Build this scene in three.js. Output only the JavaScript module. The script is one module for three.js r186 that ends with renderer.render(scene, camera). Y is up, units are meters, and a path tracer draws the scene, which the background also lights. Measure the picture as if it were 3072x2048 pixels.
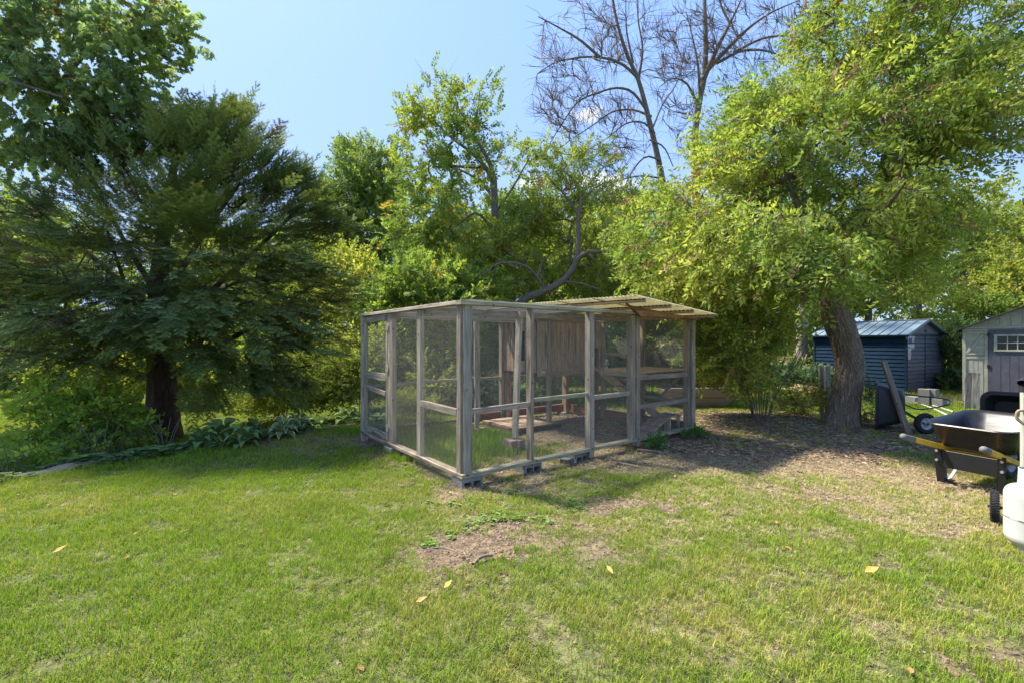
import * as THREE from 'three';
import { mergeGeometries, mergeVertices, toCreasedNormals } from 'three/addons/utils/BufferGeometryUtils.js';
import { ImprovedNoise } from 'three/addons/math/ImprovedNoise.js';

// ------------------------------------------------------------------ camera, light, sky, exposure
const scene = new THREE.Scene();
const EYE = 1.45, F = 1365;                       // eye height in metres; focal length in pixels of a picture 3072 wide
const camera = new THREE.PerspectiveCamera(2 * Math.atan(1024 / F) * 180 / Math.PI, 3072 / 2048, 0.05, 1500);
camera.position.set(0, EYE, 0);
camera.lookAt(0, EYE, -10);
const renderer = new THREE.WebGLRenderer({ antialias: true });
renderer.toneMapping = THREE.LinearToneMapping;
renderer.toneMappingExposure = 3.8;
renderer.shadowMap.enabled = true;

const SUN_AZ = -52 * Math.PI / 180, SUN_EL = 55 * Math.PI / 180;
const SUN = new THREE.Vector3(Math.sin(SUN_AZ) * Math.cos(SUN_EL), Math.sin(SUN_EL), -Math.cos(SUN_AZ) * Math.cos(SUN_EL));
const sun = new THREE.DirectionalLight(new THREE.Color(1.0, 0.93, 0.82), 3.15);
sun.position.copy(SUN).multiplyScalar(60);
sun.target.position.set(0, 0, -6);
sun.castShadow = true;
sun.shadow.radius = 9;
sun.shadow.mapSize.set(4096, 4096);
Object.assign(sun.shadow.camera, { left: -30, right: 30, top: 30, bottom: -30, near: 1, far: 140 });
scene.add(sun, sun.target);

const noise = new ImprovedNoise();
const N3 = (x, y, z = 0.37) => noise.noise(x, y, z);
const fbm = (x, y, z = 0.37, o = 4) => { let a = 0, s = 0.5; for (let i = 0; i < o; i++) { a += s * N3(x, y, z + i * 7.1); x *= 2.03; y *= 2.03; s *= 0.5; } return a; };
const clamp = (x, a = 0, b = 1) => Math.min(b, Math.max(a, x));
const sm = (a, b, x) => { const t = clamp((x - a) / (b - a)); return t * t * (3 - 2 * t); };
const lerp = (a, b, t) => a + (b - a) * t;
let seed = 12345;
const srand = (s) => { seed = s >>> 0; };
const R = () => { seed = (seed + 0x6D2B79F5) | 0; let t = Math.imul(seed ^ (seed >>> 15), 1 | seed); t = (t + Math.imul(t ^ (t >>> 7), 61 | t)) ^ t; return ((t ^ (t >>> 14)) >>> 0) / 4294967296; };
const rr = (a, b) => a + (b - a) * R();
const V = (x, y, z) => new THREE.Vector3(x, y, z);
const lin = (r, g, b) => new THREE.Color().setRGB(r, g, b);

{ // clear blue sky, paler to the horizon, with a few small fair-weather clouds
  const W = 2048, H = 1024, data = new Float32Array(W * H * 4);
  const puffs = [[9.6, 26.2, 2.6, 1.1], [2.9, 19.3, 3.2, 0.9], [10.2, 19.2, 4.2, 1.1], [13.5, 18.4, 3.2, 0.8], [38, 22, 5, 1.2], [45.5, 20, 6, 2], [-75, 30, 7, 2], [-120, 24, 9, 2.5], [95, 28, 8, 2.2], [150, 22, 10, 2.6], [-160, 33, 7, 2]];
  for (let j = 0; j < H; j++) for (let i = 0; i < W; i++) {
    const el = ((j + 0.5) / H - 0.5) * Math.PI, th = ((i + 0.5) / W - 0.5) * 2 * Math.PI;
    const x = Math.cos(el) * Math.cos(th), y = Math.sin(el), z = Math.cos(el) * Math.sin(th);
    const e = Math.max(0, el) * 180 / Math.PI, t = 1 - Math.exp(-e / 24);
    let c = [lerp(0.180, 0.072, t), lerp(0.242, 0.150, t), lerp(0.342, 0.358, t)];
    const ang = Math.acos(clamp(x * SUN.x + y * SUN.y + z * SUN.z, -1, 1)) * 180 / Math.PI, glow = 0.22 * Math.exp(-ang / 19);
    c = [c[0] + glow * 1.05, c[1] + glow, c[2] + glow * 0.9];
    const az = Math.atan2(x, -z) * 180 / Math.PI;
    let cl = 0;
    for (const [pa, pe, ra, re] of puffs) {
      const da = (((az - pa + 540) % 360) - 180) / ra, de = (el * 180 / Math.PI - pe) / re;
      const d = Math.hypot(da, de);
      if (d < 1.6) cl = Math.max(cl, sm(1.0, 0.25, d + 0.75 * fbm(az * 0.55, e * 0.9, 3.3, 4)));
    }
    const k = (j * W + i) * 4;
    for (let q = 0; q < 3; q++) data[k + q] = lerp(c[q], [0.36, 0.36, 0.363][q], cl * 0.85);
    data[k + 3] = 1;
  }
  const tex = new THREE.DataTexture(data, W, H, THREE.RGBAFormat, THREE.FloatType);
  tex.mapping = THREE.EquirectangularReflectionMapping; tex.magFilter = THREE.LinearFilter; tex.needsUpdate = true;
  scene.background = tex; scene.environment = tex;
}

// ------------------------------------------------------------------ helpers
const counts = {};
const numbered = (n) => { const k = counts[n] ?? 0; counts[n] = k + 1; return k ? `${n}_${String(k).padStart(3, '0')}` : n; };
function tag(o, label, category, group) { o.userData.label = label; o.userData.category = category; if (group) o.userData.group = group; return o; }
function thing(name, label, category, pos = [0, 0, 0], turn = 0, group) {
  const o = new THREE.Group(); o.name = numbered(name); o.position.set(...pos); o.rotation.y = turn; scene.add(o);
  return tag(o, label, category, group);
}
function part(parent, name, geo, mat, label) {
  const m = new THREE.Mesh(geo, mat); m.name = parent === scene ? numbered(name) : name; m.castShadow = m.receiveShadow = true;
  if (label) m.userData.label = label;
  parent.add(m); return m;
}
function struct(name, geo, mat) { const m = part(scene, name, geo, mat); m.userData.kind = 'structure'; return m; }
function stuffCopies(parent, name, geo, mat, list) {           // list of [Matrix4, Color]
  const im = new THREE.InstancedMesh(geo, mat, list.length); im.name = parent === scene ? numbered(name) : name;
  list.forEach(([m, c], i) => { im.setMatrixAt(i, m); if (c) im.setColorAt(i, c); });
  im.castShadow = im.receiveShadow = true; im.userData.kind = 'stuff'; parent.add(im); return im;
}
class Geo {                                                      // loose triangles, flat shaded, with uv in metres and optional colours
  constructor() { this.p = []; this.t = []; this.c = null; }
  tri(a, b, c, ua = [0, 0], ub = [0, 0], uc = [0, 0]) { for (const v of [a, b, c]) this.p.push(v.x, v.y, v.z); this.t.push(...ua, ...ub, ...uc); if (this.c) for (let i = 0; i < 3; i++) this.c.push(...this.now); return this; }
  quad(a, b, c, d, ua = [0, 0], ub = [1, 0], uc = [1, 1], ud = [0, 1]) { this.tri(a, b, c, ua, ub, uc); return this.tri(a, c, d, ua, uc, ud); }
  tint(r, g, b) { this.c ??= []; this.now = [r, g, b]; return this; }
  build() {
    const g = new THREE.BufferGeometry();
    g.setAttribute('position', new THREE.Float32BufferAttribute(this.p, 3)); g.setAttribute('uv', new THREE.Float32BufferAttribute(this.t, 2));
    if (this.c) g.setAttribute('color', new THREE.Float32BufferAttribute(this.c, 3));
    g.computeVertexNormals(); return g;
  }
}
// a sawn timber from a to b: w across, h along up, with eased edges and its own stretch of grain
function beam(a, b, w, h, up = V(0, 1, 0), ease = 0.0035) {
  const g = new Geo(), d = b.clone().sub(a), L = d.length(); d.normalize();
  const s = new THREE.Vector3().crossVectors(d, up).normalize(), u = new THREE.Vector3().crossVectors(s, d).normalize();
  const x = w / 2, y = h / 2, e = Math.min(ease, x * 0.4, y * 0.4), o = rr(0, 9), o2 = rr(0, 9);
  const pts = [[x - e, y], [x, y - e], [x, -y + e], [x - e, -y], [-x + e, -y], [-x, -y + e], [-x, y - e], [-x + e, y]];
  const at = (k, q) => (k ? b : a).clone().addScaledVector(s, pts[q][0]).addScaledVector(u, pts[q][1]);
  let run = 0;
  for (let i = 0; i < 8; i++) {
    const j = (i + 1) % 8, wd = Math.hypot(pts[i][0] - pts[j][0], pts[i][1] - pts[j][1]);
    g.quad(at(0, i), at(0, j), at(1, j), at(1, i), [o, o2 + run], [o, o2 + run + wd], [o + L, o2 + run + wd], [o + L, o2 + run]);
    run += wd;
  }
  for (let i = 1; i < 7; i++) {
    const uv = (q) => [o + pts[q][0] * 0.3, o2 + pts[q][1]];
    g.tri(at(0, 0), at(0, i + 1), at(0, i), uv(0), uv(i + 1), uv(i)); g.tri(at(1, 0), at(1, i), at(1, i + 1), uv(0), uv(i), uv(i + 1));
  }
  return g.build();
}
const boxAt = (x0, x1, y0, y1, z0, z1, e = 0.003) => {            // box between two corners, longest side along the grain
  const dx = x1 - x0, dy = y1 - y0, dz = z1 - z0, c = V((x0 + x1) / 2, (y0 + y1) / 2, (z0 + z1) / 2);
  if (dx >= dy && dx >= dz) return beam(V(x0, c.y, c.z), V(x1, c.y, c.z), dz, dy, V(0, 1, 0), e);
  if (dy >= dz) return beam(V(c.x, y0, c.z), V(c.x, y1, c.z), dx, dz, V(0, 0, 1), e);
  return beam(V(c.x, c.y, z0), V(c.x, c.y, z1), dx, dy, V(0, 1, 0), e);
};
function tubeThrough(pts, rad, sides = 7, closed = false, seg = 10) {
  const c = new THREE.CatmullRomCurve3(pts, closed, 'centripetal');
  return new THREE.TubeGeometry(c, Math.max(2, (pts.length - 1) * seg), rad, sides, closed);
}
const cyl = (a, b, r0, r1 = r0, n = 14) => {
  const d = b.clone().sub(a), g = new THREE.CylinderGeometry(r1, r0, d.length(), n);
  g.applyQuaternion(new THREE.Quaternion().setFromUnitVectors(V(0, 1, 0), d.clone().normalize())); g.translate(...a.clone().add(b).multiplyScalar(0.5).toArray()); return g;
};
const merged = (list) => mergeGeometries(list.map((g) => { const q = g.index ? g.toNonIndexed() : g; for (const k of Object.keys(q.attributes)) if (!['position', 'normal', 'uv'].includes(k)) q.deleteAttribute(k); return q; }));
// skin over a stack of rings with equal point counts
function loft(rings, capA = true, capB = true, crease = 0.7) {
  const g = new Geo(), n = rings[0].length;
  for (let i = 0; i + 1 < rings.length; i++) for (let j = 0; j < n; j++) { const k = (j + 1) % n; g.quad(rings[i][j], rings[i][k], rings[i + 1][k], rings[i + 1][j], [j / n, i], [(j + 1) / n, i], [(j + 1) / n, i + 1], [j / n, i + 1]); }
  const cap = (r, f) => { const c = r.reduce((s, p) => s.add(p), V(0, 0, 0)).multiplyScalar(1 / n); for (let j = 0; j < n; j++) { const k = (j + 1) % n; f ? g.tri(c, r[j], r[k]) : g.tri(c, r[k], r[j]); } };
  if (capA) cap(rings[0], false);
  if (capB) cap(rings[rings.length - 1], true);
  return toCreasedNormals(g.build(), crease);
}
function roundRect(w, l, r, y, n = 6, cx = 0, cz = 0, fy = () => 0) {
  const out = [];
  for (const [sx, sz, a0] of [[1, 1, 0], [-1, 1, 90], [-1, -1, 180], [1, -1, 270]]) for (let i = 0; i <= n; i++) {
    const a = (a0 + 90 * i / n) * Math.PI / 180, x = cx + sx * (w / 2 - r) + r * Math.cos(a), z = cz + sz * (l / 2 - r) + r * Math.sin(a);
    out.push(V(x, y + fy(x, z), z));
  }
  return out;
}
const shared = (geo) => geo;

// ------------------------------------------------------------------ textures and materials
function grain(W, H, f, srgb = false) {                            // grey-scale or colour map from a function of (u, v) in 0..1
  const d = new Uint8Array(W * H * 4);
  for (let j = 0; j < H; j++) for (let i = 0; i < W; i++) { const c = f(i / W, j / H), k = (j * W + i) * 4, a = Array.isArray(c) ? c : [c, c, c]; for (let q = 0; q < 3; q++) d[k + q] = clamp(a[q]) * 255; d[k + 3] = 255; }
  const t = new THREE.DataTexture(d, W, H); t.wrapS = t.wrapT = THREE.RepeatWrapping; t.magFilter = THREE.LinearFilter; t.minFilter = THREE.LinearMipmapLinearFilter; t.generateMipmaps = true; if (srgb) t.colorSpace = THREE.SRGBColorSpace; t.needsUpdate = true; return t;
}
const tileN = (u, v, fu, fv, s) => { // noise that tiles over the unit square
  const a = N3(u * fu, v * fv, s), b = N3((u - 1) * fu, v * fv, s), c = N3(u * fu, (v - 1) * fv, s), d = N3((u - 1) * fu, (v - 1) * fv, s);
  const x = lerp(a, b, u), y = lerp(c, d, u); return lerp(x, y, v);
};
const woodF = (u, v) => {
  const w = v + 0.02 * tileN(u, v, 5, 4, 1.1);
  let x = 0.66 + 0.55 * tileN(u, w, 2, 13, 2.2) + 0.42 * tileN(u, w, 4, 40, 5.2) + 0.16 * tileN(u, v, 60, 120, 8.4) + 0.42 * tileN(u, v, 5, 5, 9.9);
  for (const [ku, kv, kr] of [[0.22, 0.3, 0.022], [0.7, 0.72, 0.018], [0.45, 0.9, 0.012], [0.9, 0.12, 0.02], [0.55, 0.5, 0.016]]) { const d = Math.hypot((u - ku) * 1.0, (v - kv) * 0.5); if (d < kr * 2) x -= 0.45 * sm(kr, kr * 0.5, d); }
  if (tileN(u, w, 2, 16, 14.4) > 0.34) x -= 0.34;
  return clamp(x, 0.12, 1);
};
const woodMap = grain(512, 512, (u, v) => { const x = woodF(u, v); return [x, x * 0.985, x * 0.96]; }), woodBump = grain(512, 512, (u, v) => woodF(u, v));
for (const t of [woodMap, woodBump]) t.repeat.set(1.1, 2.6);
const wood = (r, g, b, rough = 0.85) => new THREE.MeshStandardMaterial({ color: lin(r, g, b), map: woodMap, bumpMap: woodBump, bumpScale: 0.0016, roughness: rough });
const M = {
  wood: [wood(0.52, 0.435, 0.325), wood(0.44, 0.36, 0.26), wood(0.57, 0.485, 0.37), wood(0.48, 0.375, 0.265)],
  mossyWood: wood(0.46, 0.42, 0.26), brownWood: wood(0.46, 0.28, 0.165), redWood: wood(0.36, 0.16, 0.10), henWood: [wood(0.55, 0.39, 0.26), wood(0.48, 0.335, 0.22), wood(0.60, 0.44, 0.30)], plyWood: wood(0.66, 0.44, 0.22), freshWood: wood(0.75, 0.60, 0.34), greyWood: wood(0.36, 0.34, 0.31), darkWood: wood(0.16, 0.10, 0.065),
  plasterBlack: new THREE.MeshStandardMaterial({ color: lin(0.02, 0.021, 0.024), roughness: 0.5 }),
  wire: new THREE.MeshStandardMaterial({ color: lin(0.25, 0.24, 0.215), roughness: 0.6, metalness: 0.2 }),
};
const spotty = grain(256, 256, (u, v) => 0.78 + 0.25 * tileN(u, v, 6, 6, 1.7) + 0.18 * tileN(u, v, 24, 24, 4.7) + 0.14 * tileN(u, v, 80, 80, 6.6));
const spottyBump = grain(256, 256, (u, v) => 0.5 + 0.3 * tileN(u, v, 40, 40, 1.7) + 0.3 * tileN(u, v, 90, 90, 4.7));
const matte = (r, g, b, rough = 0.8, extra = {}) => new THREE.MeshStandardMaterial({ color: lin(r, g, b), roughness: rough, map: spotty, ...extra });
M.concrete = matte(0.27, 0.255, 0.225, 0.95, { bumpMap: spottyBump, bumpScale: 0.003 });
M.fieldstone = matte(0.14, 0.125, 0.105, 0.95, { bumpMap: spottyBump, bumpScale: 0.004 });
M.brick = matte(0.29, 0.20, 0.155, 0.95, { bumpMap: spottyBump, bumpScale: 0.002 });
M.poly = matte(0.022, 0.024, 0.029, 0.45, { bumpMap: spottyBump, bumpScale: 0.0004 });
M.rubber = matte(0.018, 0.018, 0.019, 0.85);
M.steelBlack = matte(0.015, 0.015, 0.017, 0.4);
M.zinc = new THREE.MeshStandardMaterial({ color: lin(0.55, 0.55, 0.54), roughness: 0.4, metalness: 0.8 });
M.paleMetal = matte(0.56, 0.56, 0.47, 0.5);
M.greyHub = matte(0.42, 0.43, 0.44, 0.5);
M.yellow = matte(0.85, 0.50, 0.05, 0.5);
M.grip = matte(0.17, 0.165, 0.155, 0.7);
const barkF = (u, v) => { const w = u + 0.025 * tileN(u, v, 6, 6, 3.1); const a = Math.abs(tileN(w, v, 16, 4, 1.3)), b = Math.abs(tileN(w, v, 34, 11, 6.3)); return clamp(0.15 + 1.3 * a + 0.75 * b + 0.25 * tileN(u, v, 60, 60, 9.1)); };
const barkMap = grain(512, 512, (u, v) => 0.34 + 0.75 * barkF(u, v)), barkBump = grain(512, 512, barkF);
const bark = (r, g, b, k = 0.012) => new THREE.MeshStandardMaterial({ color: lin(r, g, b), map: barkMap, bumpMap: barkBump, bumpScale: k, roughness: 0.95 });
M.bark = bark(0.40, 0.30, 0.21, 0.05); M.yewBark = bark(0.13, 0.075, 0.055); M.paleBark = bark(0.42, 0.36, 0.29, 0.008); M.greyBark = bark(0.26, 0.215, 0.17, 0.006); M.twig = bark(0.30, 0.225, 0.165, 0.002);
const G = (px, py, y = 0) => { const Z = F * (EYE - y) / (py - 1024); return V((px - 1536) / F * Z, y, -Z); };   // ground point seen at a pixel of the 3072 px photograph
const P = (px, py, Z) => V((px - 1536) / F * Z, EYE - (py - 1024) / F * Z, -Z);

// ------------------------------------------------------------------ the ground
const bedD = (x, z) => (x + 5.25) * -0.779 + (z + 4.72) * -0.628;       // metres behind the lawn's edge on the left
function lay(x, z) {
  const drop = 0.26 * sm(0.05, 1.3, bedD(x, z)) * sm(0.5, -2.2, x);
  const mound = 0.05 * Math.exp(-((x - 4.3) ** 2 + (z + 8.6) ** 2) / 2.2);
  return -drop + mound + 0.022 * N3(x * 0.7, z * 0.7, 1.2) + 0.012 * N3(x * 2.3, z * 2.3, 4.1) * sm(22, 10, Math.hypot(x, z));
}
const spots = { soil: [], straw: [], mulch: [], lush: [], weed: [] };
for (const [kind, px, py, rx, ry, s] of [
  ['soil', 1440, 1645, 200, 58, 0.9], ['soil', 1320, 1720, 120, 50, 0.7], ['soil', 1880, 1515, 90, 32, 0.9], ['soil', 1640, 1560, 130, 24, 0.65], ['soil', 1235, 1655, 80, 26, 0.85], ['soil', 1740, 1610, 130, 22, 0.6], ['soil', 1480, 1760, 70, 24, 0.5], ['straw', 1950, 1620, 350, 50, 0.5], ['soil', 1255, 1800, 50, 40, 0.5], ['soil', 1180, 1420, 120, 35, 0.55], ['soil', 1330, 1480, 130, 22, 0.45],
  ['soil', 1750, 1640, 170, 40, 0.35], ['soil', 2740, 1575, 90, 22, 0.8], ['soil', 2950, 1990, 180, 50, 0.55], ['soil', 2250, 1445, 110, 20, 0.35], ['soil', 1100, 1330, 90, 22, 0.7], ['soil', 1560, 1980, 60, 30, 0.3],
  ['straw', 2600, 1430, 420, 75, 0.85], ['straw', 2850, 1540, 300, 110, 0.95], ['straw', 2050, 1400, 330, 45, 0.7], ['straw', 1750, 1480, 260, 60, 0.45], ['straw', 1500, 1570, 380, 90, 0.35], ['straw', 2350, 1600, 500, 110, 0.30], ['straw', 930, 1325, 260, 28, 0.7], ['straw', 620, 1400, 260, 18, 0.4], ['straw', 250, 1480, 220, 18, 0.3], ['straw', 900, 1380, 120, 30, 0.4], ['straw', 1600, 1900, 700, 100, 0.22], ['straw', 2400, 1900, 600, 120, 0.45], ['straw', 2150, 1750, 420, 70, 0.4], ['straw', 2980, 1800, 160, 160, 0.4],
  ['mulch', 2330, 1270, 420, 44, 1.0], ['mulch', 2350, 1335, 440, 38, 1.0], ['mulch', 2720, 1335, 220, 34, 1.0], ['straw', 2250, 1375, 420, 26, 0.8], ['mulch', 2030, 1310, 220, 26, 0.7], ['soil', 2560, 1400, 240, 26, 0.75], ['soil', 2800, 1450, 160, 24, 0.7], ['straw', 2200, 1480, 420, 50, 0.6], ['soil', 2250, 1400, 160, 16, 0.6], ['soil', 2000, 1390, 190, 26, 0.7], ['soil', 2480, 1490, 160, 22, 0.65], ['mulch', 2680, 1300, 260, 34, 0.95], ['mulch', 1850, 1240, 250, 20, 0.8], ['mulch', 2150, 1330, 300, 34, 0.7], ['mulch', 2830, 1195, 180, 14, 0.9],
  ['lush', 700, 1400, 450, 60, 0.6], ['lush', 500, 1650, 700, 140, 0.5], ['lush', 1190, 1690, 40, 22, 1.0], ['lush', 1330, 1740, 30, 18, 0.9],
  ['weed', 1460, 1575, 75, 32, 1.0], ['weed', 1330, 1615, 45, 16, 0.9], ['weed', 1360, 1520, 70, 22, 0.9], ['weed', 1770, 1500, 70, 18, 0.9], ['weed', 1620, 1530, 40, 12, 0.8], ['weed', 1840, 1450, 40, 14, 0.8], ['weed', 2330, 1420, 90, 16, 0.3], ['weed', 1220, 1400, 40, 14, 0.7], ['weed', 1560, 1470, 70, 12, 0.6], ['weed', 2080, 1330, 80, 14, 0.3],
]) {
  const c = G(px, py), a = G(px, py - ry), b = G(px, py + ry);
  spots[kind].push([c.x, c.z, rx / F * -c.z, (b.z - a.z) / 2, s]);
}
const COOP = { x: -0.483, z: -4.52, c: 0.79, s: 0.613 };
const coopRL = (x, z) => { const dx = x - COOP.x, dz = -(z - COOP.z); return [dx * COOP.c + dz * COOP.s, -dx * COOP.s + dz * COOP.c]; };
const coopXZ = (r, l) => [COOP.x + r * COOP.c - l * COOP.s, COOP.z - (r * COOP.s + l * COOP.c)];
const cover = (x, z) => {
  const o = { soil: 0, straw: 0, mulch: 0, lush: 0, weed: 0 };
  const wx = x + 0.42 * N3(x * 1.7, z * 1.7, 2.2) + 0.26 * N3(x * 5, z * 5, 5.5) + 0.12 * N3(x * 13, z * 13, 4.5), wz = z + 0.42 * N3(x * 1.7, z * 1.7, 8.8) + 0.26 * N3(x * 5, z * 5, 1.5) + 0.12 * N3(x * 13, z * 13, 7.5);
  for (const k in spots) for (const [cx, cz, rx, rz, s] of spots[k]) { const d = ((wx - cx) / rx) ** 2 + ((wz - cz) / rz) ** 2; if (d < 4) o[k] = Math.max(o[k], s * sm(1.7, 0.35, d)); }
  const [r, l] = coopRL(wx, wz);
  if (r > -0.05 && r < 4.2 && l > -0.03 && l < 2.85) {                    // the run's scratched floor: grass in the middle, soil and chaff to the right
    o.straw = Math.max(o.straw, 0.75 * sm(0.9, 0.2, l) * sm(0, 0.5, r) + 0.8 * sm(1.6, 2.1, r)); o.soil = Math.max(o.soil, 0.75 * sm(1.5, 2.3, r), 0.5 * sm(0.6, 0.1, l)); o.lush = Math.max(o.lush, sm(0.5, 0.9, l) * sm(1.75, 1.35, r));
  }
  if (r > -0.3 && r < 4.4 && l > -0.5 && l <= 0.0) { const k = sm(-0.5, -0.1, l); o.straw = Math.max(o.straw, 0.75 * k); o.soil = Math.max(o.soil, 0.5 * k); }
  if (r > -0.4 && r <= 0.02 && l > -0.3 && l < 2.9) { const k = sm(-0.4, -0.05, r); o.straw = Math.max(o.straw, 0.6 * k); o.soil = Math.max(o.soil, 0.45 * k); }
  const d = bedD(x, z) + 0.22 * N3(x * 1.1, z * 1.1, 6.6);
  if (x < 0) o.mulch = Math.max(o.mulch, sm(-0.05, 0.25, d) * sm(1.9, 1.4, d) * sm(-1.0, -2.4, x) * 0.95);
  return o;
};
{
  const axis = (fine, lo, hi, mid, far) => { const a = []; for (let x = lo; x <= hi + 1e-6; x += fine) a.push(x); let s = fine, x = hi; while (x < far) { s *= x < mid ? 1.06 : 1.45; x += s; a.push(x); } s = fine; x = lo; while (x > -far) { s *= x > -mid ? 1.06 : 1.45; x -= s; a.unshift(x); } return a; };
  const xs = axis(0.085, -8, 8.5, 22, 420), zs = axis(0.085, -11, 0, 22, 420), n = xs.length, pos = [], col = [], uv = [], idx = [];
  for (const z of zs) for (const x of xs) {
    pos.push(x, lay(x, z), z); uv.push(x / 0.9, z / 0.9);
    const far = Math.hypot(x, z) > 26, o = far ? { soil: 0, straw: 0, mulch: 0, lush: 0 } : cover(x, z), p = fbm(x * 0.6, z * 0.6, 2.5, 3), q = N3(x * 6, z * 6, 3.3);
    let c = [0.15 + 0.04 * p, 0.20 + 0.02 * p, 0.035];
    if (!far) c = [c[0] * 0.9, c[1] * 0.74, c[2] * 1.05];
    const mix = (w, k) => { w = clamp(w + 0.25 * q * w); c = c.map((v, i) => lerp(v, k[i], w)); };
    mix(o.straw * 0.85, [0.30, 0.23, 0.115]); mix(o.soil, [0.235, 0.163, 0.098]); mix(o.mulch, [0.155, 0.108, 0.066]);
    const v = 1 + 0.22 * q; col.push(c[0] * v, c[1] * v, c[2] * v);
  }
  for (let j = 0; j + 1 < zs.length; j++) for (let i = 0; i + 1 < n; i++) { const a = j * n + i; idx.push(a, a + n, a + 1, a + 1, a + n, a + n + 1); }
  const g = new THREE.BufferGeometry();
  g.setAttribute('position', new THREE.Float32BufferAttribute(pos, 3)); g.setAttribute('color', new THREE.Float32BufferAttribute(col, 3)); g.setAttribute('uv', new THREE.Float32BufferAttribute(uv, 2)); g.setIndex(idx); g.computeVertexNormals();
  const litterF = (u, v) => 0.60 + 0.75 * tileN(u, v, 14, 14, 1.7) + 0.65 * tileN(u, v, 40, 40, 3.7) + 0.4 * tileN(u, v, 110, 110, 7.9);
  const map = grain(512, 512, litterF), bump = grain(512, 512, (u, v) => 0.5 + 0.5 * tileN(u, v, 30, 30, 2.7) + 0.4 * tileN(u, v, 90, 90, 5.7));
  struct('ground', g, new THREE.MeshStandardMaterial({ vertexColors: true, map, bumpMap: bump, bumpScale: 0.02, roughness: 1 }));
}

// grass: tufts of curved blades, thinner where the soil shows
function tuftGeo(n, h, spread, w, lean) {
  const g = new Geo();
  for (let i = 0; i < n; i++) {
    const a = rr(0, 6.283), d = spread * Math.sqrt(R()), b = V(Math.cos(a) * d, -0.008, Math.sin(a) * d), f = rr(0, 6.283), H = h * rr(0.55, 1.15), k = H * rr(0.15, lean), dir = V(Math.cos(f), 0, Math.sin(f)), side = V(-Math.sin(f), 0, Math.cos(f)).multiplyScalar(w * rr(0.7, 1.2) / 2);
    const m = b.clone().addScaledVector(dir, k * 0.35).add(V(0, H * 0.6, 0)), t = b.clone().addScaledVector(dir, k).add(V(0, H * rr(0.8, 1.02), 0)), v = rr(0.75, 1.25), y = rr(0, 1) < 0.14;
    g.tint(v * (y ? 1.6 : 1), v * (y ? 1.12 : 1), v * (y ? 1.5 : 0.95));
    g.quad(b.clone().sub(side), b.clone().add(side), m.clone().addScaledVector(side, 0.8), m.clone().addScaledVector(side, -0.8)); g.tri(m.clone().addScaledVector(side, -0.8), m.clone().addScaledVector(side, 0.8), t);
  }
  return g.build();
}
const bladeMat = new THREE.MeshPhysicalMaterial({ vertexColors: true, roughness: 0.95, transmission: 0.40, thickness: 0, specularIntensity: 0.4 });
const mat4 = (x, y, z, ry, s, sy = s, tilt = 0) => new THREE.Matrix4().compose(V(x, y, z), new THREE.Quaternion().setFromEuler(new THREE.Euler(tilt, ry, 0, 'YXZ')), V(s, sy, s));
const inFrame = (x, z, pad = 0.4) => z < -1.2 && Math.abs(x) < -z * 1.16 + pad;
{
  srand(77);
  const near = [0, 1, 2].map(() => tuftGeo(11, 0.046, 0.026, 0.0034, 1.0)), mid = [0, 1].map(() => tuftGeo(13, 0.052, 0.05, 0.006, 1.0)), lists = [[], [], [], [], []];
  const put = (x, z, s, setName, far) => {
    const o = cover(x, z), b = clamp(1 - 0.97 * o.soil - 0.92 * o.mulch - 0.72 * o.straw + 0.3 * o.lush);
    const clump = fbm(x * 3.1, z * 3.1, 9.1, 3) + 0.35 * N3(x * 11, z * 11, 2.2);
    if (R() > b * (0.92 + 1.9 * clump) + (b > 0.25 ? 0.1 : 0)) return;
    const [r, l] = coopRL(x, z); if (r > -0.02 && r < 0.08 && l > 0 && l < 2.8) return;
    const p = fbm(x * 0.45 + 3, z * 0.45, 5.5, 3), q = N3(x * 2.2, z * 2.2, 4.4), dry = clamp(0.06 + 0.85 * p + 0.45 * q + 0.55 * o.straw - 0.45 * o.lush + rr(-0.22, 0.22));
    const c = lin(lerp(0.20, 0.39, dry), lerp(0.315, 0.375, dry), lerp(0.014, 0.065, dry)), v = rr(0.85, 1.15);
    const big = R() < 0.035 ? 0.9 : 0; const run = r > 0.05 && r < 4.1 && l > 0.05 && l < 2.8, tall = (run ? 1.9 * o.lush + 0.3 : 0) + (o.lush > 0.85 && !run ? 1.0 : 0);
    lists[setName + (R() * (far ? 2 : 3) | 0)].push([mat4(x, lay(x, z), z, rr(0, 6.28), s * rr(0.8, 1.25), s * rr(0.75, 1.2) * (1.08 + 0.9 * clump + tall + big), rr(-0.15, 0.15)), c.multiplyScalar(v)]);
  };
  for (let z = -1.0; z > -5.2; z -= 0.029) for (let x = z * 1.16 - 1.3; x < -z * 1.16 + 1.3; x += 0.029) put(x + rr(-0.016, 0.016), z + rr(-0.016, 0.016), 1, 0, false);
  for (let z = -5.2; z > -10; z -= 0.055) for (let x = z * 1.16 - 1.3; x < -z * 1.16 + 1.3; x += 0.055) put(x + rr(-0.03, 0.03), z + rr(-0.03, 0.03), 1.1, 3, true);
  for (let z = -10; z > -19; z -= 0.12) for (let x = z * 1.16; x < -z * 1.16; x += 0.12) put(x + rr(-0.06, 0.06), z + rr(-0.06, 0.06), 1.7, 3, true);
  const lawn = new THREE.Group(); lawn.name = 'grass'; lawn.userData.kind = 'stuff'; lawn.userData.label = 'mown lawn grass, lush on the left and straw coloured on the right'; lawn.userData.category = 'grass'; scene.add(lawn);
  [...near, ...mid].forEach((g, i) => stuffCopies(lawn, 'grass_tuft', g, bladeMat, lists[i]));
  console.log('grass', lists.map((l) => l.length).join(' '));
}
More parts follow.
